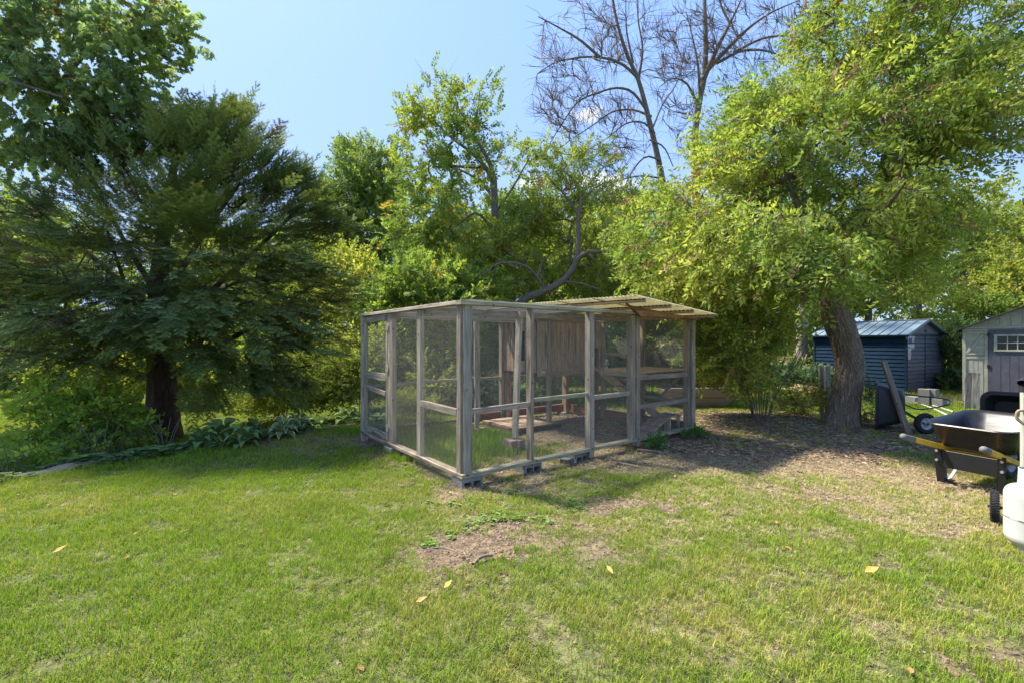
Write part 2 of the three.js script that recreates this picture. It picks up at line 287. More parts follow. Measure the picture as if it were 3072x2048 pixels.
const many0 = (k, f) => Array.from({ length: k }, f);
{ // dry clippings, wood chips, fallen leaves and low weeds
  srand(78);
  const stemG = () => { const g = new Geo(); for (let i = 0; i < 6; i++) { const a = rr(-1.4, 1.4), o = V(rr(-0.03, 0.03), rr(0, 0.006), rr(-0.03, 0.03)), d = V(Math.cos(a), rr(-0.06, 0.1), Math.sin(a)).multiplyScalar(rr(0.02, 0.055)), s = V(-Math.sin(a), 0, Math.cos(a)).multiplyScalar(0.0010), v = rr(0.7, 1.25); g.tint(v, v, v); const m = o.clone().addScaledVector(d, 0.5).add(V(0, 0.008, 0)), e = o.clone().add(d); g.quad(o.clone().sub(s), o.clone().add(s), m.clone().add(s), m.clone().sub(s)); g.tri(m.clone().sub(s), m.clone().add(s), e); } return g.build(); };
  const dryMat = new THREE.MeshStandardMaterial({ vertexColors: true, roughness: 0.95, side: THREE.DoubleSide }), straw = [[], []], chips = [], litter = [], weeds = [];
  const chip = (() => { const g = new Geo(); g.tint(1, 1, 1); const a = [V(-0.03, 0, -0.007), V(0.026, 0, -0.01), V(0.034, 0, 0.006), V(-0.024, 0, 0.01)], t = a.map((p) => p.clone().add(V(0.002, 0.008, 0))); g.quad(t[3], t[2], t[1], t[0]); for (let i = 0; i < 4; i++) { const j = (i + 1) % 4; g.quad(a[i], t[i], t[j], a[j]); } return g.build(); })();
  const weedG = (() => { const g = new Geo(); for (let i = 0; i < 16; i++) { const a = rr(0, 6.283), d = rr(0.01, 0.075), h = rr(0.015, 0.06), c = V(Math.cos(a) * d, h, Math.sin(a) * d), s = rr(0.012, 0.022), f = rr(0, 6.28), u = V(Math.cos(f) * s, rr(-0.006, 0.006), Math.sin(f) * s), w = V(-Math.sin(f) * s, rr(-0.006, 0.006), Math.cos(f) * s), v = rr(0.75, 1.2); g.tint(v, v, v); const k = c.clone().add(V(0, -0.005, 0)), q = [u, u.clone().add(w).multiplyScalar(0.75), w, w.clone().sub(u).multiplyScalar(0.75), u.clone().negate(), u.clone().add(w).multiplyScalar(-0.75), w.clone().negate(), u.clone().sub(w).multiplyScalar(0.75)].map((e) => c.clone().add(e)); for (let j = 0; j < 8; j++) g.tri(k, q[(j + 1) % 8], q[j]); } return g.build(); })();
  for (let i = 0; i < 180000; i++) {
    const Z = 1.6 + 9.5 * Math.pow(R(), 0.75), x = rr(-1.16, 1.16) * Z + rr(-1, 1), z = -Z, o = cover(x, z), u = R(), y = lay(x, z);
    if (u < 0.85 * o.straw - 0.2 * o.soil + 0.012 && o.mulch < 0.6) { const v = rr(0.6, 1.15); if (Z < 3.4 && R() > 0.35 + 0.2 * (Z - 1.6)) continue; straw[i & 1].push([mat4(x, y + rr(0.0, 0.012), z, rr(-0.9, 0.9), rr(0.5, 1.0) * (Z < 3.4 ? 0.75 : 1.2), rr(0.8, 1.6), rr(-0.15, 0.15)), lin(0.40 * v, 0.315 * v, 0.165 * v)]); }
    else if ((o.mulch > 0.15 || Z > 4.5) && u > 1 - 0.75 * o.mulch - 0.015 * o.straw) { const v = rr(0.3, 1.15), k = R() < 0.15 ? 2 : 1; chips.push([mat4(x, y + rr(-0.001, 0.008), z, rr(0, 6.28), rr(0.5, 1.5), 1, rr(-0.3, 0.3)), lin(0.23 * v * k, 0.16 * v * k, 0.095 * v * k)]); }
    if (o.weed > 0.15 && R() < o.weed * o.weed * 0.30 + (o.soil < 0.3 && o.mulch < 0.3 ? 0.006 * clamp(0.5 + 2 * N3(x * 1.3, z * 1.3, 6.1), 0, 2) : 0)) { const v = rr(0.75, 1.25); weeds.push([mat4(x, y - 0.01, z, rr(0, 6.28), rr(0.28, 0.62)), lin(0.20 * v, 0.30 * v, 0.055 * v)]); }
    if (bedD(x, z) > -0.1 && bedD(x, z) < 1.7 && x < -2 && R() < 0.12 * clamp(0.5 + 2.2 * N3(x * 1.9, z * 1.9, 3.7))) { const v = rr(0.5, 1.1); weeds.push([mat4(x, y, z, rr(0, 6.28), rr(0.6, 2.2)), lin(0.15 * v, 0.24 * v, 0.045 * v)]); }
    if (R() < 0.0008) { const yl = R(); litter.push([mat4(x, y + rr(0.012, 0.03), z, rr(0, 6.28), rr(0.5, 1.0), rr(0.6, 1.2), rr(-0.4, 0.4)), yl < 0.22 ? lin(0.45, 0.33, 0.05) : yl < 0.6 ? lin(0.30, 0.15, 0.06) : lin(0.30, 0.25, 0.17)]); }
  }
  const crumbG = many0(2, () => { const g = new THREE.IcosahedronGeometry(0.01, 0), a = g.attributes.position, h = {}; for (let i = 0; i < a.count; i++) { const k = [a.getX(i), a.getY(i), a.getZ(i)].map((q) => q.toFixed(4)).join(); h[k] ??= rr(0.6, 1.35); a.setXYZ(i, a.getX(i) * h[k], a.getY(i) * h[k] * 0.65, a.getZ(i) * h[k]); } g.computeVertexNormals(); return g; }), crumbs = [[], []], crumbMat = new THREE.MeshStandardMaterial({ roughness: 1 });
  for (let i = 0; i < 120000; i++) { const Z = 1.7 + 7 * R(), x = rr(-1.16, 1.16) * Z, z = -Z, o = cover(x, z), w = Math.max(o.soil, 0.35 * o.straw); if (R() > w * 0.8) continue; const v = rr(0.45, 1.25), p = R() < 0.12; crumbs[i & 1].push([mat4(x, lay(x, z) + 0.002, z, rr(0, 6.28), rr(0.25, 1) * rr(0.4, 1.5)), p ? lin(0.28 * v, 0.22 * v, 0.15 * v) : lin(0.225 * v, 0.152 * v, 0.09 * v)]); }
  const leaf = (() => { const g = new Geo(); g.tint(1, 1, 1); const e = [V(-0.03, 0, 0), V(-0.005, 0.006, -0.014), V(0.012, 0.003, -0.012), V(0.035, 0.004, 0), V(0.012, 0.006, 0.012), V(-0.005, 0.002, 0.014)], c = V(0, -0.001, 0); for (let i = 0; i < 6; i++) g.tri(c, e[(i + 1) % 6], e[i]); return g.build(); })();
  const top = (name, label, category, ...sets) => { const o = new THREE.Group(); o.name = name; tag(o, label, category); o.userData.kind = 'stuff'; scene.add(o); for (const [n, g, m, l] of sets) stuffCopies(o, n, g, m, l); };
  top('straw', 'dry grass clippings lying over the bare lawn in front of the sheds', 'straw', ['straw_stems', stemG(), dryMat, straw[0]], ['straw_stems', stemG(), dryMat, straw[1]]);
  top('wood_chips', 'dark brown wood chips under the shrub and the large tree', 'mulch', ['chips', chip, dryMat, chips]);
  top('leaf_litter', 'small yellow and brown leaves scattered over the lawn', 'fallen leaves', ['leaves', leaf, dryMat, litter]);
  top('soil_crumbs', 'crumbs of dry soil on the bare patches of the lawn', 'soil', ['crumbs', crumbG[0], crumbMat, crumbs[0]], ['crumbs', crumbG[1], crumbMat, crumbs[1]]);
  top('ground_cover', 'low broad-leaved weeds in patches in front of the chicken run and along the bed', 'weeds', ['weed_leaves', weedG, bladeMat, weeds]);
  console.log('litter', straw[0].length * 2, chips.length, litter.length, weeds.length);
  srand(79);
  for (const [px, py, s, ry, c, what] of [[2614, 1726, 1.6, 0.2, [0.62, 0.33, 0.06], 'orange fallen leaf, the largest one, on the lawn below the wheelbarrow'], [1343, 1775, 1.0, 0.9, [0.55, 0.42, 0.05], 'small yellow fallen leaf at the lower edge of the bare patch'], [1830, 1733, 1.0, 2, [0.6, 0.34, 0.07], 'orange-brown fallen leaf on the grass right of the bare patch'], [178, 1668, 1.2, 1, [0.55, 0.30, 0.08], 'orange fallen leaf alone on the lawn at far left'], [1263, 1826, 1.0, 0.4, [0.5, 0.26, 0.08], 'brown-orange fallen leaf beside a dark hollow in the lawn']]) {
    const p = G(px, py), m = new THREE.Mesh(leaf.clone().translate(0, 0.004, 0), new THREE.MeshStandardMaterial({ color: lin(...c), roughness: 0.8, side: THREE.DoubleSide }));
    m.geometry.scale(s, s, s); m.name = numbered('fallen_leaf'); m.position.set(p.x, lay(p.x, p.z) + 0.045, p.z); m.rotation.set(0.25, ry, 0.1); tag(m, what, 'leaf', 'single fallen leaves on the lawn'); m.castShadow = true; scene.add(m);
  }
}

// ------------------------------------------------------------------ the chicken run: local x along its long right side, -z along its left side
const TURN = Math.atan2(COOP.s, COOP.c);
const coopP = (r, y, l) => { const [x, z] = coopXZ(r, l); return V(x, y, z); };
const L = (r, y, l) => V(r, y, -l);
srand(5);
const pickWood = () => M.wood[(R() * 4) | 0];
function wirePanel(o, u, v, U, W, s, rad) {                                     // welded wire: every wire a thin prism
  const g = new Geo(), n = new THREE.Vector3().crossVectors(u, v).normalize();
  const wire = (a, b, side) => {
    const q = [0, 1, 2].map((k) => side.clone().multiplyScalar(rad * Math.cos(k * 2.094)).addScaledVector(n, rad * Math.sin(k * 2.094)));
    for (let k = 0; k < 3; k++) { const j = (k + 1) % 3; g.quad(a.clone().add(q[k]), b.clone().add(q[k]), b.clone().add(q[j]), a.clone().add(q[j])); }
  };
  for (let y = s / 2; y < W; y += s) { const w = rr(-0.0012, 0.0012); wire(o.clone().addScaledVector(v, y + w), o.clone().addScaledVector(v, y + rr(-0.0015, 0.0015)).addScaledVector(u, U), v); }
  for (let x = s / 2; x < U; x += s) { const w = rr(-0.001, 0.001); wire(o.clone().addScaledVector(u, x + w).addScaledVector(n, 0.0014), o.clone().addScaledVector(u, x - w).addScaledVector(v, W).addScaledVector(n, 0.0014), u); }
  return g.build();
}
function corrugated(U, W, pitch, amp, thick) {                                   // wavy along x (U), straight along z (W)
  const n = Math.round(U / pitch) * 8, g = new Geo(), at = (i, z, k) => V(i / n * U, amp * Math.sin(i / 8 * 2 * Math.PI) + k * thick, z);
  for (let i = 0; i < n; i++) for (const k of [0, 1]) { const q = [at(i, 0, k), at(i + 1, 0, k), at(i + 1, W, k), at(i, W, k)]; if (k) q.reverse(); g.quad(...q, [i / n * U, 0], [(i + 1) / n * U, 0], [(i + 1) / n * U, W], [i / n * U, W]); }
  for (let i = 0; i < n; i++) for (const z of [0, W]) g.quad(at(i, z, 0), at(i, z, 1), at(i + 1, z, 1), at(i + 1, z, 0));
  return toCreasedNormals(g.build(), 0.9);
}
{
  const run = thing('chicken_run', 'weathered timber chicken run with wire mesh walls and a corrugated roof at its right end', 'chicken run', [COOP.x, 0, COOP.z], TURN);
  const T = (name, geo, mat = pickWood(), label) => part(run, name, geo, mat, label);
  const RU = 4.17, LU = 2.8, TOP = 1.855, S0 = 0.10, S1 = 0.14;
  // sills
  T('sill', beam(L(-0.045, 0.12, 0.0), L(RU, 0.12, 0.0), 0.09, 0.04), M.mossyWood); T('sill', beam(L(0, 0.121, 0.045), L(0, 0.121, LU), 0.09, 0.04), M.wood[3]);
  T('sill', beam(L(0.045, 0.09, LU), L(1.9, 0.09, LU), 0.04, 0.10), M.darkWood); T('sill', beam(L(1.9, 0.12, LU), L(RU, 0.12, LU), 0.045, 0.14), M.redWood, 'reddish sill board on edge along the back'); T('sill', beam(L(RU, 0.121, LU - 0.03), L(RU, 0.121, 0.05), 0.045, 0.14), M.redWood, 'reddish sill board on edge along the far end');
  // posts
  const post = (r, l, wr, wl, y0 = S1, y1 = 1.812, lean = 0) => T('post', beam(L(r, y0, l), L(r + lean, y1, l), wl, wr, V(1, 0, 0)));
  post(0.045, -0.006, 0.09, 0.04, S0 - 0.02); post(-0.006, 0.055, 0.04, 0.075, S0 - 0.02);
  post(0.874, 0.01, 0.045, 0.085, 0.06); post(1.842, 0.01, 0.085, 0.085, 0.02); post(2.66, 0.01, 0.085, 0.085, S1, 1.80); post(2.765, 0.0, 0.07, 0.07, 0.03, 1.84); post(4.14, 0.0, 0.085, 0.085, -0.02, 1.80); post(4.05, 0.03, 0.05, 0.085, S1, 1.80);
  post(0.0, 0.94, 0.05, 0.10); post(0.0, 1.72, 0.06, 0.085); post(0.0, 1.805, 0.045, 0.05); post(0.0, 2.76, 0.085, 0.085, 0.0); 
  post(2.02, LU - 0.02, 0.05, 0.06, 0.04); post(2.54, LU - 0.02, 0.085, 0.085, 0.0); post(RU - 0.03, LU - 0.02, 0.085, 0.085, 0.0); post(RU, 0.94, 0.075, 0.085, 0.03); post(RU, 1.80, 0.07, 0.07, 0.03);
  T('post', beam(L(1.36, 0.17, 0.90), L(1.46, 1.85, 0.93), 0.095, 0.045, V(1, 0, 0)), M.wood[2], 'leaning post standing on two bricks inside the run'); T('post', beam(L(1.55, 0.10, 2.12), L(1.53, 1.85, 2.12), 0.045, 0.06, V(1, 0, 0)), M.wood[2], 'slender inner post standing on a brick');
  // top rails and ceiling joists, laid flat
  T('top_rail', beam(L(-0.06, 1.834, 0.0), L(2.72, 1.834, 0.0), 0.10, 0.042), M.mossyWood); T('top_rail', beam(L(2.72, 1.82, 0.0), L(RU + 0.05, 1.82, 0.0), 0.06, 0.04), M.brownWood);
  T('top_rail', beam(L(0, 1.836, 0.05), L(0, 1.836, LU + 0.05), 0.11, 0.04), M.wood[2]); T('top_rail', beam(L(0.055, 1.832, LU), L(RU, 1.832, LU), 0.09, 0.04)); T('top_rail', beam(L(RU, 1.832, 0.03), L(RU, 1.832, LU - 0.05), 0.085, 0.04));
  for (const [l, y] of [[0.95, 1.81], [1.88, 1.80]]) T('joist', beam(L(0.055, y + rr(-0.01, 0.01), l), L(RU - 0.04, y + rr(-0.02, 0.01), l + rr(-0.02, 0.02)), 0.045, 0.085), pickWood());
  for (const r of [0.95, 2.0]) T('joist', beam(L(r, 1.858, 0.05), L(r + 0.02, 1.858, LU - 0.05), 0.045, 0.02), M.wood[2]);
  // middle rails
  const rail = (r0, y0, l0, r1, y1, l1, h = 0.055, w = 0.04, m = pickWood()) => T('mid_rail', beam(L(r0, y0, l0), L(r1, y1, l1), w, h), m);
  rail(0.09, 0.745, 0.012, 0.85, 0.755, 0.012, 0.055); rail(0.9, 0.795, 0.012, 1.80, 0.80, 0.012, 0.045, 0.04, M.mossyWood); rail(1.885, 0.75, 0.012, 2.615, 0.755, 0.012); rail(2.8, 0.55, 0.012, 4.02, 0.555, 0.012, 0.06); rail(2.8, 0.955, 0.012, 4.02, 0.945, 0.012, 0.065);
  rail(-0.005, 0.735, 0.10, -0.005, 0.745, 0.89, 0.07, 0.045); rail(0.05, 0.78, LU - 0.01, 1.99, 0.81, LU - 0.01, 0.045); rail(2.05, 0.80, LU - 0.01, 2.5, 0.80, LU - 0.01, 0.045); rail(2.58, 0.80, LU - 0.01, RU - 0.08, 0.8, LU - 0.01, 0.045);
  rail(RU, 0.74, 0.10, RU, 0.75, 0.9, 0.05); rail(RU, 0.50, 0.10, RU, 0.52, 0.9, 0.045); rail(RU, 0.77, 0.98, RU, 0.78, 1.76, 0.05); rail(RU, 1.20, 0.98, RU, 1.22, 1.76, 0.05);
  T('brace', beam(L(RU - 0.03, 0.98, 0.12), L(RU - 0.03, 0.55, 0.55), 0.035, 0.04));
  // door in the left wall
  const door = T('door', merged([beam(L(-0.012, 0.16, 1.87), L(-0.012, 1.795, 1.87), 0.07, 0.03, V(1, 0, 0)), beam(L(-0.012, 0.16, 2.66), L(-0.012, 1.795, 2.66), 0.07, 0.03, V(1, 0, 0)), beam(L(-0.012, 1.757, 1.91), L(-0.012, 1.757, 2.62), 0.03, 0.075), beam(L(-0.012, 0.20, 1.91), L(-0.012, 0.20, 2.62), 0.03, 0.085), beam(L(-0.012, 0.975, 1.91), L(-0.012, 0.975, 2.62), 0.03, 0.10), beam(L(-0.022, 0.76, 1.91), L(-0.022, 0.80, 2.62), 0.025, 0.06)]), M.wood[1], 'narrow timber framed door with a crossbar');
  for (const y of [1.64, 1.10, 0.32]) { const hg = merged([boxAt(-0.036, -0.031, y - 0.045, y + 0.045, -1.835, -1.80, 0.001), boxAt(-0.036, -0.031, y - 0.045, y + 0.045, -1.875, -1.84, 0.001), cyl(L(-0.037, y - 0.045, 1.8375), L(-0.037, y + 0.045, 1.8375), 0.005)]); part(door, 'hinge', hg, new THREE.MeshStandardMaterial({ color: lin(0.5, 0.42, 0.33), roughness: 0.55, metalness: 0.3 })); }
  // wire mesh, bay by bay
  const up = V(0, 1, 0), xr = V(1, 0, 0), zl = V(0, 0, -1), W = (o, u, U, H = 1.68, s = 0.0127, rad = 0.00074) => T('wire_mesh', wirePanel(o, u, up, U, H, s, rad), M.wire);
  for (const [a, b] of [[-0.02, 0.87], [0.87, 1.84], [1.84, 2.70]]) W(L(a, 0.13, -0.032), xr, b - a);
  W(L(2.74, 0.13, -0.036), xr, 1.42, 1.66, 0.0072, 0.00038);
  W(L(-0.034, 0.13, 0.0), zl, 0.94, 1.68, 0.0127, 0.00045); W(L(-0.036, 0.13, 0.95), zl, 0.84, 1.68, 0.0127, 0.00045); W(L(0.012, 0.16, 1.87), zl, 0.80, 1.6);
  for (const [a, b] of [[0.04, 2.02], [2.02, RU]]) W(L(a, 0.16, LU + 0.03), xr, b - a, 1.65, 0.014, 0.0005);
  for (const [a, b] of [[0.05, 0.94], [0.94, 1.8], [1.8, 2.8]]) W(L(RU + 0.04, 0.19, a), zl, b - a, 1.62, 0.0095, 0.0004);
  T('wire_mesh', wirePanel(L(-0.05, 0.135, -0.03), zl, V(-0.09, -0.15, 0).normalize(), 1.0, 0.19, 0.0127, 0.00085), M.wire, 'loose skirt of wire mesh hanging below the left sill');
  T('wire_mesh', wirePanel(L(0.05, 1.862, 0.05), xr, zl, 2.4, 2.68, 0.0254, 0.0008), M.wire);
  { // clear plastic sheet sagging over the open part of the roof
    const g = new THREE.PlaneGeometry(2.5, 2.6, 40, 40), p = g.attributes.position; g.rotateX(-Math.PI / 2);
    for (let i = 0; i < p.count; i++) { const x = p.getX(i), z = p.getZ(i); p.setY(i, 0.018 * N3(x * 2.2, z * 3, 4) + 0.010 * N3(x * 7, z * 9, 8)); }
    g.computeVertexNormals(); g.translate(1.42, 1.885, -1.42);
    T('plastic_sheet', g, new THREE.MeshPhysicalMaterial({ color: lin(0.80, 0.84, 0.86), roughness: 0.30, transmission: 0.97, thickness: 0 }));
  }
  // corrugated roof over the right end: sheets that fall to the far end, on purlins and tapered rafter boards
  const sheetMat = new THREE.MeshPhysicalMaterial({ color: lin(0.74, 0.70, 0.50), map: spotty, roughness: 0.74, transmission: 0.6, thickness: 0 });
  const RY = (r, l) => 1.968 - 0.086 * (r - 2.296) + 0.014 * (l + 0.5), tiltZ = Math.atan(0.086), tiltX = Math.atan(0.014);
  for (let k = 0; k < 5; k++) {
    const l0 = -0.5 + k * 0.66, g = corrugated(0.70, 1.95, 0.0637, 0.009, 0.0015); g.rotateY(Math.PI / 2);
    g.rotateX(tiltX); g.applyMatrix4(new THREE.Matrix4().makeRotationZ(-tiltZ).setPosition(2.09, RY(2.09, l0) + 0.012 + (k % 2) * 0.003, -l0)); T('roof_sheet', g, sheetMat);
  }
  for (const r of [2.296, 2.846, 3.377, 3.903]) {
    const y = (l) => RY(r, l) - 0.026, p = T('purlin', beam(L(r, y(-0.48), -0.48), L(r, y(2.8), 2.8), 0.035, 0.03), M.wood[1]), h = [];
    for (let k = 0; k < 51; k++) { const l = -0.475 + k * 0.0637; h.push(boxAt(r - 0.016, r + 0.016, y(l) + 0.016, y(l) + 0.032, -l - 0.036, -l, 0.001)); } part(p, 'closure_strip', merged(h), M.darkWood);
  }
  const gable = (l, mat, r1 = 4.2, label) => {
    const s = new THREE.Shape([[2.44, RY(2.44, l) - 0.03], [2.74, 1.795], [r1, 1.795], [r1, Math.max(1.80, RY(r1, l) - 0.03)]].map(([x, y]) => new THREE.Vector2(x, y)));
    const g = new THREE.ExtrudeGeometry(s, { depth: 0.02, bevelEnabled: false }); g.translate(0, 0, -l); T('gable_board', g, mat, label);
  };
  gable(-0.062, M.brownWood, 4.16, 'tapered brown plywood board under the roof edge'); T('gable_batten', beam(L(3.16, 1.80, -0.07), L(3.16, 1.865, -0.07), 0.02, 0.014, V(1, 0, 0)), M.wood[2]); T('gable_trim', beam(L(2.75, 1.80, -0.07), L(4.22, 1.80, -0.07), 0.016, 0.055), M.redWood); T('gable_edge', beam(L(2.42, 1.965, -0.075), L(2.735, 1.79, -0.075), 0.03, 0.02), M.darkWood);
  gable(1.35, M.brownWood); gable(2.78, M.brownWood); T('rafter', beam(L(2.12, RY(2.12, 0.65) - 0.05, 0.65), L(3.9, RY(3.9, 0.65) - 0.05, 0.65), 0.03, 0.045), M.brownWood);
  // shelf and step inside
  T('shelf', boxAt(3.10, 4.10, 1.0, 1.03, -0.92, -0.06), M.plyWood, 'fresh plywood shelf inside the right bay'); T('shelf_bearer', beam(L(3.1, 0.965, 0.90), L(4.12, 0.965, 0.90), 0.04, 0.065)); T('shelf_bearer', beam(L(3.12, 0.965, 0.10), L(3.12, 0.965, 0.86), 0.04, 0.065));
}
{ // hen house on legs in the back corner
  const hen = thing('hen_house', 'brown wooden hen house on legs in the back corner of the chicken run', 'hen house', [COOP.x, 0, COOP.z], TURN);
  const r0 = 2.54, r1 = 4.10, l0 = 1.82, l1 = 2.74, y0 = 0.93, y1 = 1.78; srand(8);
  const front = (a, b, y = y0, z = l0, t = y1) => part(hen, 'wall_board', boxAt(a, b, y, t, -z - 0.018, -z + rr(-0.002, 0.003), 0.004), M.henWood[(R() * 3) | 0]);
  for (let r = r0 + 0.25; r < r1 - 0.02; r += 0.098) { const b = Math.min(r1, r + 0.094); if (b > 3.88 && r < 4.06) { front(r, b, 1.335); } else front(r, b); }
  for (let k = 0; k < 9; k++) part(hen, 'wall_board', boxAt(r1 - 0.018, r1, y0, y1, -(l0 + 0.02 + k * 0.1) - 0.096, -(l0 + 0.02 + k * 0.1), 0.004), M.henWood[(R() * 3) | 0]);
  for (const k of [0, 1, 2, 6, 7, 8]) part(hen, 'wall_board', boxAt(r0, r0 + 0.018, k > 3 ? y0 : y0 + 0.0, y1, -(l0 + 0.02 + k * 0.1) - 0.096, -(l0 + 0.02 + k * 0.1), 0.004), M.henWood[k % 3 ? 1 : 0]);
  part(hen, 'wall_board', boxAt(r0, r0 + 0.018, y0, 1.12, -2.40, -2.14, 0.004), M.henWood[1]); part(hen, 'wall_board', boxAt(r0, r0 + 0.018, 1.62, y1, -2.40, -2.14, 0.004), M.henWood[1]);
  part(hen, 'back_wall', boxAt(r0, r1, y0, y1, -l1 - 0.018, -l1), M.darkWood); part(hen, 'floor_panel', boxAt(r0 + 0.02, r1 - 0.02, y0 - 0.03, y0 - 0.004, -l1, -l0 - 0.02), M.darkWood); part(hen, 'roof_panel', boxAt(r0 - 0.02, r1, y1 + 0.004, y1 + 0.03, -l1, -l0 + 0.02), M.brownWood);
  part(hen, 'skirt_board', boxAt(r0 + 0.26, r1, y0 - 0.075, y0 - 0.004, -l0 - 0.02, -l0 + 0.012), M.henWood[1]); part(hen, 'pop_door', boxAt(4.065, 4.09, 0.99, 1.335, -l0 - 0.02, -l0 + 0.01), M.henWood[2]);
  const dr = part(hen, 'door', merged([0, 1, 2].map((k) => boxAt(r0 + 0.004 + k * 0.078, r0 + 0.078 + k * 0.078, y0 - 0.05, y1, -l0, -l0 + 0.022, 0.004))), M.wood[2], 'pale narrow door of three boards'); part(dr, 'latch', boxAt(r0 + 0.10, r0 + 0.16, y0 + 0.0, y0 + 0.022, -l0 + 0.022, -l0 + 0.034), matte(0.75, 0.74, 0.70));
  part(hen, 'leg', beam(L(2.79, 0.0, l0 - 0.03), L(2.79, 1.79, l0 - 0.03), 0.06, 0.075, V(1, 0, 0)), M.wood[1]); part(hen, 'leg', beam(L(r1 - 0.05, 0.0, l1 - 0.08), L(r1 - 0.05, y0 - 0.03, l1 - 0.08), 0.08, 0.08, V(1, 0, 0)), M.brownWood); part(hen, 'leg', beam(L(r0 + 0.05, 0.0, l1 - 0.08), L(r0 + 0.05, y0 - 0.03, l1 - 0.08), 0.08, 0.08, V(1, 0, 0)), M.brownWood); part(hen, 'leg', beam(L(r1 - 0.05, 0.0, l0 + 0.05), L(r1 - 0.05, y0 - 0.08, l0 + 0.05), 0.07, 0.07, V(1, 0, 0)), M.brownWood);
  const ra = L(3.95, 0.985, 1.80), rb = L(3.70, 0.30, 0.30), ramp = part(hen, 'ramp', beam(ra, rb, 0.20, 0.022), M.henWood[2], 'long boarded ramp from the pop hole to the ground');
  for (let k = 1; k < 9; k++) { const c = ra.clone().lerp(rb, k / 9).add(V(0, 0.017, 0)); part(ramp, 'cleat', beam(c.clone().add(V(-0.09, 0, -0.015)), c.clone().add(V(0.09, 0, 0.015)), 0.02, 0.012), M.wood[1]); }
}
{ // low step with its own short ramp
  const st = thing('ramp_step', 'small wooden step with a short ramp inside the right end of the run', 'step', [COOP.x, 0, COOP.z], TURN);
  part(st, 'step_top', boxAt(3.76, 4.08, 0.29, 0.31, -0.42, -0.14), M.wood[0]); for (const [r, l] of [[3.80, 0.17], [4.04, 0.17], [3.80, 0.38], [4.04, 0.38]]) part(st, 'leg', beam(L(r, 0.02, l), L(r, 0.288, l), 0.035, 0.045, V(1, 0, 0)), M.freshWood);
  const a = L(3.80, 0.315, 0.28), b = L(3.16, 0.03, 0.28), rp = part(st, 'ramp_board', merged([-0.1, 0, 0.1].map((o) => beam(a.clone().add(V(0, 0, o)), b.clone().add(V(0, 0, o)), 0.096, 0.02))), M.wood[3]);
  for (let k = 0; k < 5; k++) { const c = a.clone().lerp(b, 0.08 + k * 0.21).add(V(-0.008, 0.016, 0)); part(rp, 'cleat', beam(c.clone().add(V(0, 0, -0.15)), c.clone().add(V(0, 0, 0.15)), 0.02, 0.014), M.wood[1]); }
}
{ // slatted deck on the floor of the run
  const d = thing('pallet', 'low slatted pallet of brown boards on the ground under the hen house', 'pallet', [COOP.x, 0, COOP.z], TURN); srand(21);
  for (let k = 0; k < 9; k++) part(d, 'slat', boxAt(1.98 + rr(0, 0.03), 2.92, 0.085, 0.104, -(1.66 + k * 0.105) - 0.098, -(1.66 + k * 0.105), 0.004), [M.brownWood, M.wood[3], M.henWood[1]][k % 3]);
  for (const r of [2.0, 2.45, 2.88]) part(d, 'bearer', boxAt(r - 0.02, r + 0.02, 0.0, 0.083, -2.58, -1.67), M.darkWood); part(d, 'side_board', boxAt(1.97, 2.93, -0.02, 0.082, -1.655, -1.635), M.plasterBlack);
}
